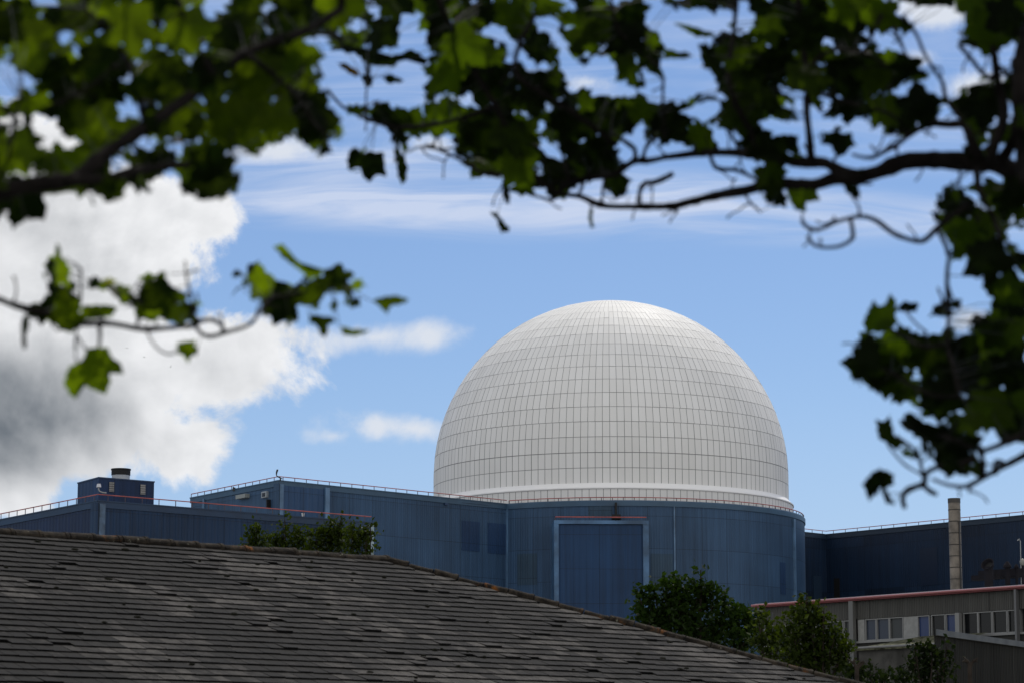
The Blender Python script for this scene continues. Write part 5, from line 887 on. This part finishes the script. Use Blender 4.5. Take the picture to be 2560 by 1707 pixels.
TRACED = [[[159,953],[173,915],[206,901],[220,869],[243,866],[271,869],[281,892],[304,911],[311,934],[276,930],[276,958],[262,986],[201,958],[196,972],[189,997],[173,986]],[[444,855],[489,850],[486,866],[492,883],[479,890],[472,908],[461,894],[458,887],[442,883]],[[926,752],[964,740],[996,740],[1022,747],[1015,759],[978,766],[968,789],[949,766]],[[772,785],[800,789],[833,794],[840,804],[819,815],[821,829],[814,846],[800,836],[790,813],[772,808]],[[847,813],[875,822],[926,827],[889,842],[856,836]],[[201,766],[262,761],[299,770],[281,789],[225,801],[201,789]],[[55,794],[70,785],[75,803],[66,841],[65,871],[55,871],[52,831]],[[683,616],[706,609],[730,640],[767,668],[814,677],[795,696],[767,691],[702,640]],[[880,371],[892,369],[903,383],[930,379],[961,383],[963,409],[965,444],[942,438],[922,457],[907,444],[900,421],[869,425],[866,402],[871,383]],[[1225,528],[1244,532],[1257,551],[1275,570],[1271,582],[1252,584],[1244,555]],[[1255,455],[1269,452],[1276,475],[1275,511],[1263,509],[1255,482]],[[988,352],[999,352],[999,375],[1014,398],[1020,425],[1014,455],[1003,463],[993,440],[991,402]],[[1472,528],[1485,524],[1481,547],[1487,570],[1475,570],[1470,547]],[[877,126],[907,119],[965,142],[999,136],[1030,124],[1049,132],[1068,153],[1064,165],[1037,140],[1007,153],[976,168],[922,165]],[[842,157],[869,161],[892,174],[901,188],[888,193],[854,172]],[[903,188],[926,182],[934,199],[930,218],[911,218]],[[949,191],[980,186],[1010,203],[999,209],[968,209]],[[2054,329],[2077,331],[2092,325],[2104,333],[2131,333],[2135,356],[2143,365],[2123,373],[2115,387],[2092,396],[2079,367],[2050,358],[2058,344]],[[1924,344],[1959,335],[1997,339],[1995,356],[2003,394],[1978,383],[1951,375],[1928,360]],[[2106,459],[2146,463],[2152,501],[2133,496],[2115,482]],[[1966,475],[2043,475],[2050,503],[2018,505],[2012,534],[1989,526],[1974,505]],[[1737,264],[1767,239],[1790,241],[1802,254],[1771,251]],[[1660,119],[1691,130],[1721,132],[1737,142],[1706,148],[1660,147]],[[1683,57],[1721,63],[1752,73],[1786,84],[1782,94],[1737,92]],[[2154,1210],[2179,1179],[2200,1169],[2236,1184],[2236,1210],[2215,1220],[2238,1263],[2215,1258],[2200,1210],[2172,1253],[2164,1225]],[[2190,1046],[2210,1052],[2225,1034],[2236,1087],[2266,1108],[2236,1123],[2195,1092]],[[2156,807],[2184,750],[2197,766],[2210,763],[2228,733],[2241,758],[2238,786],[2248,807],[2215,832],[2164,832]],[[2241,766],[2266,753],[2299,761],[2292,781],[2251,781]],[[2378,750],[2406,750],[2401,772],[2378,771]]]
oL, oM, oR, oQ, oT = (0, 0, 2.613), (800, 0, 2.613), (1660, 0, 2.613), (1960, 480, 1.96), (0, 560, 2.138)
def cv(o, pts): return [(o[0] + p[0] / o[2], o[1] + p[1] / o[2]) for p in pts]
# name-free list: (tree, origin, points, width px start, end, depth start, end)
BOUGHS = [
 ('l', oL, [(-900, 1500), (-300, 1330), (0, 1260), (180, 1210), (450, 1180), (580, 1100), (700, 1000), (820, 920), (950, 830), (1200, 660), (1400, 500), (1600, 350), (1750, 290), (2000, 200), (2230, 60)], 44, 15, 5.4, 6.4),
 ('l', oL, [(450, 1180), (700, 1170), (900, 1110), (1200, 1080), (1400, 1060)], 26, 8, 5.7, 6.0),
 ('l', oL, [(-700, 760), (-200, 730), (0, 712), (130, 705), (330, 690), (450, 640), (600, 560), (760, 420)], 14, 5, 5.9, 6.1),
 ('l', oL, [(950, 830), (900, 600), (820, 380), (700, 200), (560, 60)], 14, 5, 6.0, 5.8),
 ('l', oL, [(1400, 500), (1300, 320), (1200, 120), (1150, -80)], 14, 6, 6.1, 6.0),
 ('l', oL, [(1600, 350), (1800, 500), (1950, 650), (2050, 800), (2150, 900)], 12, 4, 6.2, 6.3),
 ('l', oL, [(0, 1260), (60, 1000), (100, 780), (130, 640)], 12, 5, 5.6, 5.6),
 ('l', oT, [(-700, 250), (-200, 350), (0, 405), (60, 430), (130, 450), (280, 485), (420, 530), (560, 530), (640, 540), (760, 562), (900, 556), (1040, 540)], 15, 9, 6.2, 6.5),
 ('l', oT, [(1040, 540), (1080, 590), (1130, 602), (1200, 582), (1330, 540), (1390, 470), (1450, 400), (1560, 380), (1660, 360), (1760, 330)], 8, 5, 6.5, 6.7),
 ('l', oT, [(1045, 545), (1070, 520), (1120, 512), (1170, 525), (1200, 575)], 8, 7, 6.5, 6.52),
 ('l', oT, [(400, 520), (430, 400), (432, 240)], 6, 4, 6.4, 6.4), ('l', oT, [(1045, 540), (1030, 420), (1000, 300), (990, 200)], 5, 3, 6.5, 6.5),
 ('l', oT, [(415, 530), (405, 620), (408, 730), (450, 740)], 4, 3, 6.4, 6.4), ('l', oT, [(530, 535), (535, 600), (528, 665)], 9, 4, 6.4, 6.4),
 ('l', oT, [(780, 562), (820, 640), (880, 690), (930, 690)], 3, 3, 6.5, 6.5), ('l', oT, [(280, 480), (270, 530), (310, 570), (340, 560)], 4, 3, 6.4, 6.4),
 ('l', oT, [(730, 555), (740, 470), (700, 380)], 8, 6, 6.5, 6.5),
 ('r', oR, [(3400, 1900), (2900, 1500), (2500, 1230), (2352, 1165), (2180, 1075), (2000, 1062), (1850, 1050), (1700, 1048), (1560, 1060), (1400, 1125), (1250, 1160), (1120, 1165), (1000, 1205), (880, 1212), (780, 1200), (650, 1212), (540, 1245), (400, 1268), (200, 1312), (80, 1345), (0, 1352)], 62, 13, 7.0, 7.9),
 ('r', oM, [(2250, 1352), (2100, 1352), (1850, 1345), (1700, 1285), (1560, 1265), (1440, 1190), (1300, 1160), (1200, 1140), (1060, 1132), (960, 1070), (850, 1012), (750, 968), (690, 950)], 13, 5, 7.9, 8.2),
 ('r', oR, [(1250, 1150), (1130, 1110), (1050, 1065), (900, 1062), (780, 1040), (700, 1025), (500, 1000), (250, 1000), (100, 1018), (0, 1030)], 26, 12, 7.4, 7.9),
 ('r', oM, [(2250, 1030), (2150, 1052), (2040, 1060), (1930, 1140), (1800, 1160), (1700, 1175), (1600, 1200), (1560, 1260)], 12, 12, 7.9, 8.0),
 ('r', oR, [(985, 1075), (960, 1020), (950, 900), (932, 720), (940, 600), (930, 450), (900, 250), (870, -60)], 16, 12, 7.45, 7.5),
 ('r', oR, [(1130, 1110), (1110, 1040), (1160, 990)], 7, 4, 7.4, 7.4),
 ('r', oR, [(1230, 1010), (1300, 1030), (1370, 1030), (1420, 1000), (1500, 960), (1580, 900), (1650, 850), (1750, 808), (1850, 815), (1950, 812), (1985, 860), (2020, 950), (2060, 1040)], 5, 22, 7.3, 7.1),
 ('r', oR, [(1370, 1030), (1385, 1000), (1350, 950)], 4, 3, 7.3, 7.3), ('r', oR, [(1520, 940), (1525, 1020)], 6, 4, 7.3, 7.3),
 ('r', oR, [(1560, 100), (1650, 230), (1700, 350), (1780, 480), (1820, 540), (1840, 640), (1900, 730), (1960, 800)], 5, 9, 7.2, 7.1),
 ('r', oR, [(1500, 180), (1550, 290), (1590, 380)], 7, 5, 7.2, 7.2), ('r', oR, [(1930, 300), (2010, 390), (2080, 480), (2150, 520)], 8, 9, 7.2, 7.1), ('r', oR, [(2140, 250), (2160, 380), (2180, 540), (2220, 700), (2200, 850), (2150, 960), (2140, 1060)], 12, 26, 7.1, 7.1),
 ('r', oR, [(2180, 430), (2230, 470), (2300, 540), (2420, 600)], 8, 8, 7.1, 7.1), ('r', oR, [(2290, 400), (2320, 700), (2290, 900), (2200, 1060)], 16, 28, 7.0, 7.1),
 ('r', oR, [(2420, 100), (2330, 420), (2340, 800), (2380, 1180)], 30, 40, 7.0, 7.0),
 ('r', oR, [(2040, 1100), (2050, 1200), (2080, 1290), (2140, 1400), (2200, 1560)], 13, 9, 7.1, 7.1), ('r', oR, [(1930, 1100), (1935, 1160), (1925, 1200)], 5, 4, 7.1, 7.1),
 ('r', oQ, [(85, 140), (110, 175), (160, 188), (220, 165), (250, 150), (320, 130), (380, 120), (450, 140), (530, 200), (600, 230), (680, 242), (740, 190), (800, 140), (900, 60)], 6, 12, 7.2, 7.2),
 ('r', oQ, [(325, 130), (335, 180), (335, 230), (270, 268), (180, 272), (140, 255), (115, 220)], 8, 5, 7.2, 7.2), ('r', oQ, [(370, 110), (365, 70), (330, 20)], 5, 3, 7.2, 7.2), ('r', oQ, [(180, 270), (178, 230)], 6, 4, 7.2, 7.2), ('r', oQ, [(250, 150), (245, 125)], 6, 4, 7.2, 7.2),
 ('r', oQ, [(760, 200), (790, 260), (808, 310), (800, 400), (800, 500), (806, 620), (800, 740), (830, 860), (860, 1000)], 8, 8, 7.2, 7.15),
 ('r', oQ, [(800, 300), (830, 310)], 10, 4, 7.2, 7.2), ('r', oQ, [(800, 560), (765, 500), (755, 470)], 4, 3, 7.2, 7.2), ('r', oQ, [(700, 690), (640, 640), (600, 590)], 4, 3, 7.2, 7.2), ('r', oQ, [(345, 750), (320, 740), (285, 745)], 3, 2, 7.2, 7.2),
 ('r', oQ, [(800, 740), (700, 760), (600, 720), (480, 640)], 8, 4, 7.2, 7.3), ('r', oQ, [(860, 1000), (760, 1000), (650, 960), (520, 880), (400, 850)], 8, 4, 7.15, 7.25),
 ('r', oQ, [(1600, 1080), (1300, 1220), (1176, 1290), (1080, 1340), (970, 1400), (920, 1430), (880, 1442), (800, 1432), (730, 1405)], 22, 5, 6.9, 7.2),
 ('r', oQ, [(1400, 1000), (1176, 1180), (1090, 1222), (1040, 1245), (990, 1262), (960, 1280)], 16, 10, 6.9, 7.1), ('r', oQ, [(1035, 1370), (1040, 1320), (1080, 1330)], 12, 10, 7.0, 7.05), ('r', oQ, [(905, 1430), (908, 1470)], 6, 3, 7.1, 7.1),
 ('r', oQ, [(960, 1250), (975, 1320), (970, 1400)], 12, 10, 7.1, 7.1), ('r', oQ, [(920, 1250), (800, 1200), (700, 1180), (640, 1130)], 10, 5, 7.1, 7.2),
 ('r', oQ, [(590, 1540), (580, 1500), (595, 1465), (650, 1440), (690, 1425), (690, 1385), (740, 1350), (860, 1330), (940, 1300)], 11, 10, 7.2, 7.1), ('r', oQ, [(680, 1430), (710, 1460), (745, 1478)], 12, 7, 7.2, 7.2),
 ('r', oQ, [(680, 1390), (670, 1330), (640, 1260), (560, 1200)], 7, 4, 7.2, 7.25), ('r', oQ, [(680, 1385), (600, 1340), (550, 1290), (510, 1240)], 4, 3, 7.2, 7.25),
 ('r', oM, [(1560, 1260), (1620, 1180), (1600, 1080), (1580, 1000)], 8, 5, 8.0, 8.0), ('r', oM, [(1210, 1150), (1195, 1200), (1210, 1260)], 6, 5, 8.1, 8.1), ('r', oM, [(1770, 1320), (1770, 1370), (1772, 1390)], 5, 4, 8.0, 8.0),
 ('r', oM, [(1690, 1280), (1720, 1200), (1760, 1120)], 7, 4, 8.0, 8.0), ('r', oM, [(1840, 1340), (1845, 1250), (1860, 1170)], 7, 5, 8.0, 8.0), ('r', oM, [(2100, 1350), (2085, 1270), (2120, 1200), (2200, 1190), (2300, 1140)], 7, 12, 7.9, 7.9), ('r', oM, [(2330, 1350), (2330, 1390)], 10, 4, 7.9, 7.9),
 ('r', oM, [(1360, 1270), (1440, 1290), (1520, 1310), (1560, 1260)], 4, 6, 8.1, 8.0),
 ('r', oM, [(1440, 1190), (1300, 1000), (1150, 700), (1000, 450), (900, 250), (800, 60), (700, -200)], 12, 10, 8.0, 7.4), ('r', oM, [(1150, 700), (900, 780), (700, 820), (480, 830), (300, 770), (150, 700), (60, 600)], 9, 5, 8.0, 8.2),
 ('r', oM, [(310, 770), (300, 650), (310, 540)], 3, 3, 8.2, 8.2), ('r', oM, [(900, 960), (800, 980), (740, 970), (660, 960)], 4, 3, 8.1, 8.2), ('r', oM, [(740, 970), (760, 900), (830, 870)], 4, 3, 8.1, 8.2),
 ('r', oM, [(1930, 940), (1600, 700), (1300, 500), (1300, 300), (1400, 100), (1450, -200)], 10, 9, 7.9, 7.4), ('r', oM, [(1900, 870), (2060, 980), (2040, 1060)], 7, 9, 7.9, 7.9),
 ('r', oM, [(2250, 900), (2240, 650), (2230, 480), (2100, 330), (1950, 200), (1900, 0), (1880, -200)], 5, 6, 7.7, 7.5), ('r', oM, [(2110, 1050), (2130, 960), (2200, 900)], 8, 6, 7.9, 7.9),
 ('r', oR, [(300, 1010), (330, 1090), (380, 1110), (460, 1110), (560, 1150), (650, 1210)], 9, 6, 7.8, 7.7), ('r', oR, [(510, 1010), (450, 900), (420, 820)], 7, 5, 7.7, 7.7), ('r', oR, [(660, 1030), (600, 950), (560, 850), (480, 700), (420, 500), (450, 250), (480, -50)], 12, 9, 7.6, 7.5),
 ('r', oR, [(520, 1260), (570, 1330), (630, 1385)], 5, 3, 7.7, 7.7), ('r', oR, [(900, 1400), (905, 1440), (950, 1490), (1020, 1495)], 3, 3, 7.4, 7.3), ('r', oR, [(800, 1200), (860, 1280)], 6, 4, 7.5, 7.5),
 ('r', oR, [(940, 600), (1100, 640), (1300, 700), (1500, 760), (1580, 890)], 7, 5, 7.5, 7.3), ('r', oR, [(930, 450), (1100, 330), (1300, 350), (1480, 450)], 8, 4, 7.5, 7.4), ('r', oR, [(1300, 350), (1400, 150), (1500, -60)], 6, 8, 7.4, 7.3),
]
bark2 = mat('sycamore_bark', (.012, .010, .009), .9, .1, var=.4, vscale=25, bump=.5, bscale=60)
def syc(name, lo, hi, br, a0=.35, a1=1.05):
    m = bpy.data.materials.new(name); m.use_nodes = True; t = m.node_tree; t.nodes.clear(); n = NT(t)
    a_ = n.n('ShaderNodeAttribute', attribute_name='tone').outputs['Fac']; tcn = n.n('ShaderNodeTexCoord')
    nz = n.noise(tcn.outputs['Object'], 20, 4, .6)
    f = n.m('ADD', n.ss(a_, a0, a1), n.m('MULTIPLY', n.m('SUBTRACT', nz, .5), 1.1), clamp=True)
    tl = n.n('ShaderNodeBsdfTranslucent'); c = n.mix(f, lo, hi); c = n.mix(n.ss(a_, .985, .990), c, br); n.link(c, tl.inputs[0])
    d = n.n('ShaderNodeBsdfDiffuse'); n.link(n.mix(a_, (.005, .010, .003), (.018, .030, .005)), d.inputs[0])
    mx = n.n('ShaderNodeMixShader'); mx.inputs[0].default_value = .72; n.link(d.outputs[0], mx.inputs[1]); n.link(tl.outputs[0], mx.inputs[2])
    gl_ = n.n('ShaderNodeBsdfGlossy'); gl_.inputs['Roughness'].default_value = .5
    fr = n.n('ShaderNodeFresnel'); fr.inputs[0].default_value = 1.35
    m2 = n.n('ShaderNodeMixShader'); n.link(n.m('MULTIPLY', fr.outputs[0], .10), m2.inputs[0]); n.link(mx.outputs[0], m2.inputs[1]); n.link(gl_.outputs[0], m2.inputs[2])
    o = n.n('ShaderNodeOutputMaterial'); n.link(m2.outputs[0], o.inputs[0]); return m
fleaf_t = {'l': syc('sycamore_leaf', (.006, .014, .001), (.205, .31, .004), (.26, .20, .010), .25, 1.0), 'r': syc('shaded_sycamore_leaf', (.003, .007, .001), (.105, .18, .003), (.10, .055, .006))}  # right tree's shade and corner darkening put into its leaf colours
HALF = [(0.04,-.38),(.15,-.45),(.29,-.42),(.44,-.36),(.40,-.22),(.42,-.10),(.34,-.02),(.46,.08),(.47,.17),(.58,.30),(.43,.32),(.36,.40),(.25,.34),(.21,.34),(.23,.47),(.14,.54),(.09,.62),(0,.74)]
OUT = HALF + [(-x, y) for x, y in HALF[::-1][1:]]
roots = {'l': thing('sycamore_tree', (-3.6, 4.6, 0), 'sycamore whose sunlit boughs of lobed green leaves hang in from the upper left', 'tree'),
         'r': thing('sycamore_tree', (3.9, 7.2, 0), 'sycamore whose dark boughs of lobed leaves spread across the top and down the right side', 'tree')}
rg = random.Random(21)
samples = []      # (px, py, depth, radius m, bough index)
bough_pts = []
for bi, (tr, o, pts, w0, w1, d0, d1) in enumerate(BOUGHS):
    P2 = cv(o, pts); L = [0.]
    for a, b_ in zip(P2[:-1], P2[1:]): L.append(L[-1] + math.hypot(b_[0] - a[0], b_[1] - a[1]))
    tot = L[-1]; k = max(4, int(tot / 16)); line = []
    for i in range(k + 1):
        s = tot * i / k; j = max(q for q in range(len(L)) if L[q] <= s + 1e-6); j = min(j, len(P2) - 2)
        t = (s - L[j]) / max(1e-6, L[j + 1] - L[j])
        # catmull-rom
        p0, p1, p2, p3 = P2[max(j - 1, 0)], P2[j], P2[j + 1], P2[min(j + 2, len(P2) - 1)]
        q = [.5 * (2 * p1[c] + (p2[c] - p0[c]) * t + (2 * p0[c] - 5 * p1[c] + 4 * p2[c] - p3[c]) * t * t + (3 * p1[c] - p0[c] - 3 * p2[c] + p3[c]) * t ** 3) for c in (0, 1)]
        f = i / k; dep = d0 + (d1 - d0) * f + .05 * math.sin(f * 9 + bi); wd = (w0 + (w1 - w0) * f) * (1 + .13 * math.sin(f * tot / 23 + bi * 2.1) * (rg.random() ** .5)) * (1.18 if i % 7 == 3 else 1)
        line.append((q[0], q[1], dep, (wd * 1.22 + 1.5) / 2 / F * dep))
        samples.append((q[0], q[1], dep, bi, tr))
    bough_pts.append((tr, line))
bparts = {}
for bi, (tr, line) in enumerate(bough_pts):
    mb = MB(); mb.tube([at(x, y, d) for x, y, d, r in line], [r for *_, r in line], 8)
    # short bare side twigs and seed stalks
    for i in range(2, len(line), 3):
        if rg.random() < .5: continue
        x, y, d, r_ = line[i]
        if y > 560 and rg.random() < .6: continue
        a = rg.uniform(0, 6.28); L = rg.uniform(25, 75); pts = [at(x, y, d)]
        for q in range(4):
            a += rg.uniform(-.5, .5); x += math.cos(a) * L / 4; y += math.sin(a) * L / 4; pts.append(at(x, y, d + rg.uniform(-.02, .02)))
        mb.tube(pts, [.0035, .003, .0024, .0024, .0032], 5)
    bparts[bi] = mb.build('branch', bark2, roots[tr], smooth=True)
# join each side's boughs to its trunk, outside the view
def trunk(tr, foot, top, rad, ends):
    mb = MB(); foot, top = Vector(foot), Vector(top)
    mb.tube([foot - Z * .1, foot.lerp(top, .3) + Vector((.05, .03, 0)), foot.lerp(top, .7) + Vector((-.04, .05, 0)), top], [rad * 1.3, rad, rad * .85, rad * .5], 14); mb.build('trunk', bark2, roots[tr], smooth=True)
    lb = MB()
    for e, r_ in ends:
        e = Vector(e); s = foot.lerp(top, min(.9, max(.25, (e.z - foot.z - .8) / (top.z - foot.z))))
        up = max(0., CH + e.y * .36 + .5 - e.z) if e.x * e.x < (e.y * .2) ** 2 and e.z > CH + e.y * .28 else 0.
        lb.tube([s + Z * up * 1.6, s.lerp(e, .5) + Vector((0, 0, .15 + up * 1.2)), s.lerp(e, .85) + Z * up * 1.1, e + Z * up * .5, e] if up else [s, s.lerp(e, .5) + Vector((0, 0, .15)), e], [r_ * 1.6, r_ * 1.3, r_ * 1.2, r_, r_] if up else [r_ * 1.6, r_ * 1.3, r_], 8)
    lb.build('limbs', bark2, roots[tr], smooth=True)
ends = {'l': [], 'r': []}
for bi in (0, 2, 7): p = bough_pts[bi][1][0]; ends['l'].append((at(p[0], p[1], p[2]), p[3]))
for (x, y, d, r_) in [bough_pts[i][1][0] for i in (17,)] + [bough_pts[i][1][0] for i in range(len(BOUGHS)) if BOUGHS[i][2][0][0] in (1600, 1400, 2420) and BOUGHS[i][0] == 'r']: ends['r'].append((at(x, y, d), r_))
# boughs that leave through the top join the crowns above
for i, b0 in enumerate(BOUGHS):
    last = bough_pts[i][1][-1]
    if last[1] < 25:
        p = at(last[0], last[1], last[2]); ends[b0[0]].append((p, last[3]))
trunk('l', (-3.6, 4.6, 0), (-3.3, 5.6, 7.5), .20, ends['l']); trunk('r', (3.9, 7.2, 0), (3.5, 8.2, 8.5), .26, ends['r'])

fol = {}
for k in bparts: fol[k] = MB()
tw = fol

def nearest(x, y, tr=None):
    best = None
    for s in samples:
        if tr and s[4] != tr: continue
        d = (s[0] - x) ** 2 + (s[1] - y) ** 2
        if best is None or d < best[0]: best = (d, s)
    return best[1]
def add_leaf(mb, c, R3, s, shape, tone, droop):
    i0 = len(mb.v)
    def P(x, y):
        z = -abs(x) * .28 * (1 + droop) - y * y * droop * .5 + .03 * math.sin(7 * x + 5 * y)
        return tuple(c + R3 @ Vector((x * s, y * s, z * s)))
    n = len(shape); cpt = P(0, .0)
    mb.v.append(cpt); mb.v += [P(x, y) for x, y in shape]
    # midway ring keeps the curl smooth
    for i in range(n):
        j = (i + 1) % n
        mb.f.append((i0, i0 + 1 + i, i0 + 1 + j)); mb.uv += [(0, 0)] * 3; mb.tone.append(tone)
for li, (px, py, sz, spin, tilt, ax) in enumerate(LEAVES):
    tr = 'l' if px < 865 or (py > 600 and px < 1200) else 'r'
    s0 = nearest(px, py, tr); layer2 = li >= N1
    dep = s0[2] + (rg.uniform(.1, .7) if layer2 else rg.uniform(-.12, .45)); s = sz / F * dep
    c = at(px, py, dep)
    # leaf plane starts facing the viewer (x right, z up -> local y up)
    base = Matrix(((1, 0, 0), (0, 0, -1), (0, 1, 0)))
    Rs = Matrix.Rotation(R(spin), 3, 'Z')
    axv = Vector((math.cos(R(ax)), math.sin(R(ax)), 0)); Rt = Matrix.Rotation(R(tilt) * (1 if rg.random() < .5 else -1), 3, axv)
    R3 = base @ Rt @ Rs
    add_leaf(fol[s0[3]], c, R3, s, OUT, rg.random(), rg.uniform(-.2, .5))
    e = c + R3 @ Vector((0, -.35 * s, 0)); st_p = at(s0[0], s0[1], s0[2])
    mid = e.lerp(st_p, .5) + R3 @ Vector((0, -.35 * s, 0)) * .6
    tw[s0[3]].tube([e, e.lerp(mid, .6), st_p.lerp(mid, .4), st_p], [.0009, .0012, .0014, .0016], 4)
for shp in TRACED:
    xs = [p[0] for p in shp]; ys = [p[1] for p in shp]; cx, cy = sum(xs) / len(xs), sum(ys) / len(ys)
    tr = 'l' if cx < 865 or (cy > 600 and cx < 1200) else 'r'
    s0 = nearest(cx, cy, tr); dep = s0[2] + rg.uniform(-.12, .12)
    ty = rg.uniform(-.9, .9); tx = rg.uniform(-.6, .9)   # how the blade leans in depth across and down its face
    mb = fol[s0[3]]; i0 = len(mb.v)
    sh2 = []
    for i, p in enumerate(shp):
        q = shp[(i + 1) % len(shp)]; L = math.hypot(q[0] - p[0], q[1] - p[1]); sh2.append(p); nt = int(L / 9)
        for j in range(1, nt):
            t = j / nt; o_ = 2.2 * (1 if j % 2 else -1) * rg.uniform(.4, 1.2); sh2.append((p[0] + (q[0] - p[0]) * t - (q[1] - p[1]) / L * o_, p[1] + (q[1] - p[1]) * t + (q[0] - p[0]) / L * o_))
    shp = sh2
    def Q(x, y):
        dd = dep + ((x - cx) * ty + (y - cy) * tx) / F * dep + .012 * math.sin(x * .05 + y * .03)
        return tuple(at(x, y, dd))
    mb.v.append(Q(cx, cy)); mb.v += [Q(x, y) for x, y in shp]; n = len(shp); tn = max(.72, rg.random() * .9) if tuple(shp[0]) in ((159, 953), (444, 855)) else rg.random()
    for i in range(n): mb.f.append((i0, i0 + 1 + (i + 1) % n, i0 + 1 + i)); mb.uv += [(0, 0)] * 3; mb.tone.append(tn)
    st_p = at(s0[0], s0[1], s0[2]); top = min(shp, key=lambda p: (p[0] - s0[0]) ** 2 + (p[1] - s0[1]) ** 2); e = Vector(Q(*top))
    tw[s0[3]].tube([e, e.lerp(st_p, .5) + Z * .01, st_p], [.0012, .0014, .0016], 4)
for k in bparts:
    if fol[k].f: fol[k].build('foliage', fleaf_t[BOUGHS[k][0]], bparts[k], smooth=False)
# unseen crowns added above and behind the framed boughs, density set to shade them
def crown(tr, nleaf, box, lim):
    mb = MB(); lb = MB(); k = 0
    cl = []
    while len(cl) < nleaf // 16:
        p = Vector((rg.uniform(*box[0]), rg.uniform(*box[1]), rg.uniform(*box[2])))
        if p.z > CH + max(p.y, 1.) * .335 + .15 and lim(p): cl.append(p)
    for c0 in cl:
        for _ in range(16):
            c = c0 + Vector((rg.gauss(0, .2), rg.gauss(0, .2), rg.gauss(0, .12)))
            if c.z < CH + c.y * .325 + .1: continue
            Rr = Matrix.Rotation(rg.uniform(0, 6.28), 3, 'Z') @ Matrix.Rotation(rg.gauss(0, .6), 3, 'X') @ Matrix.Rotation(rg.gauss(0, .5), 3, 'Y')
            add_leaf(mb, c, Rr, rg.uniform(.09, .15), OUT, rg.random(), rg.uniform(-.2, .4))
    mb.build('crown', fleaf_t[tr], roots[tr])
crown('l', 420, ((-3.6, -.4), (5.2, 10.5), (3.8, 7.6)), lambda p: True)
crown('r', 6500, ((-.3, 6.2), (5.5, 12.5), (4.0, 8.5)), lambda p: rg.random() < min(1., .25 + max(0., p.x) * .5))
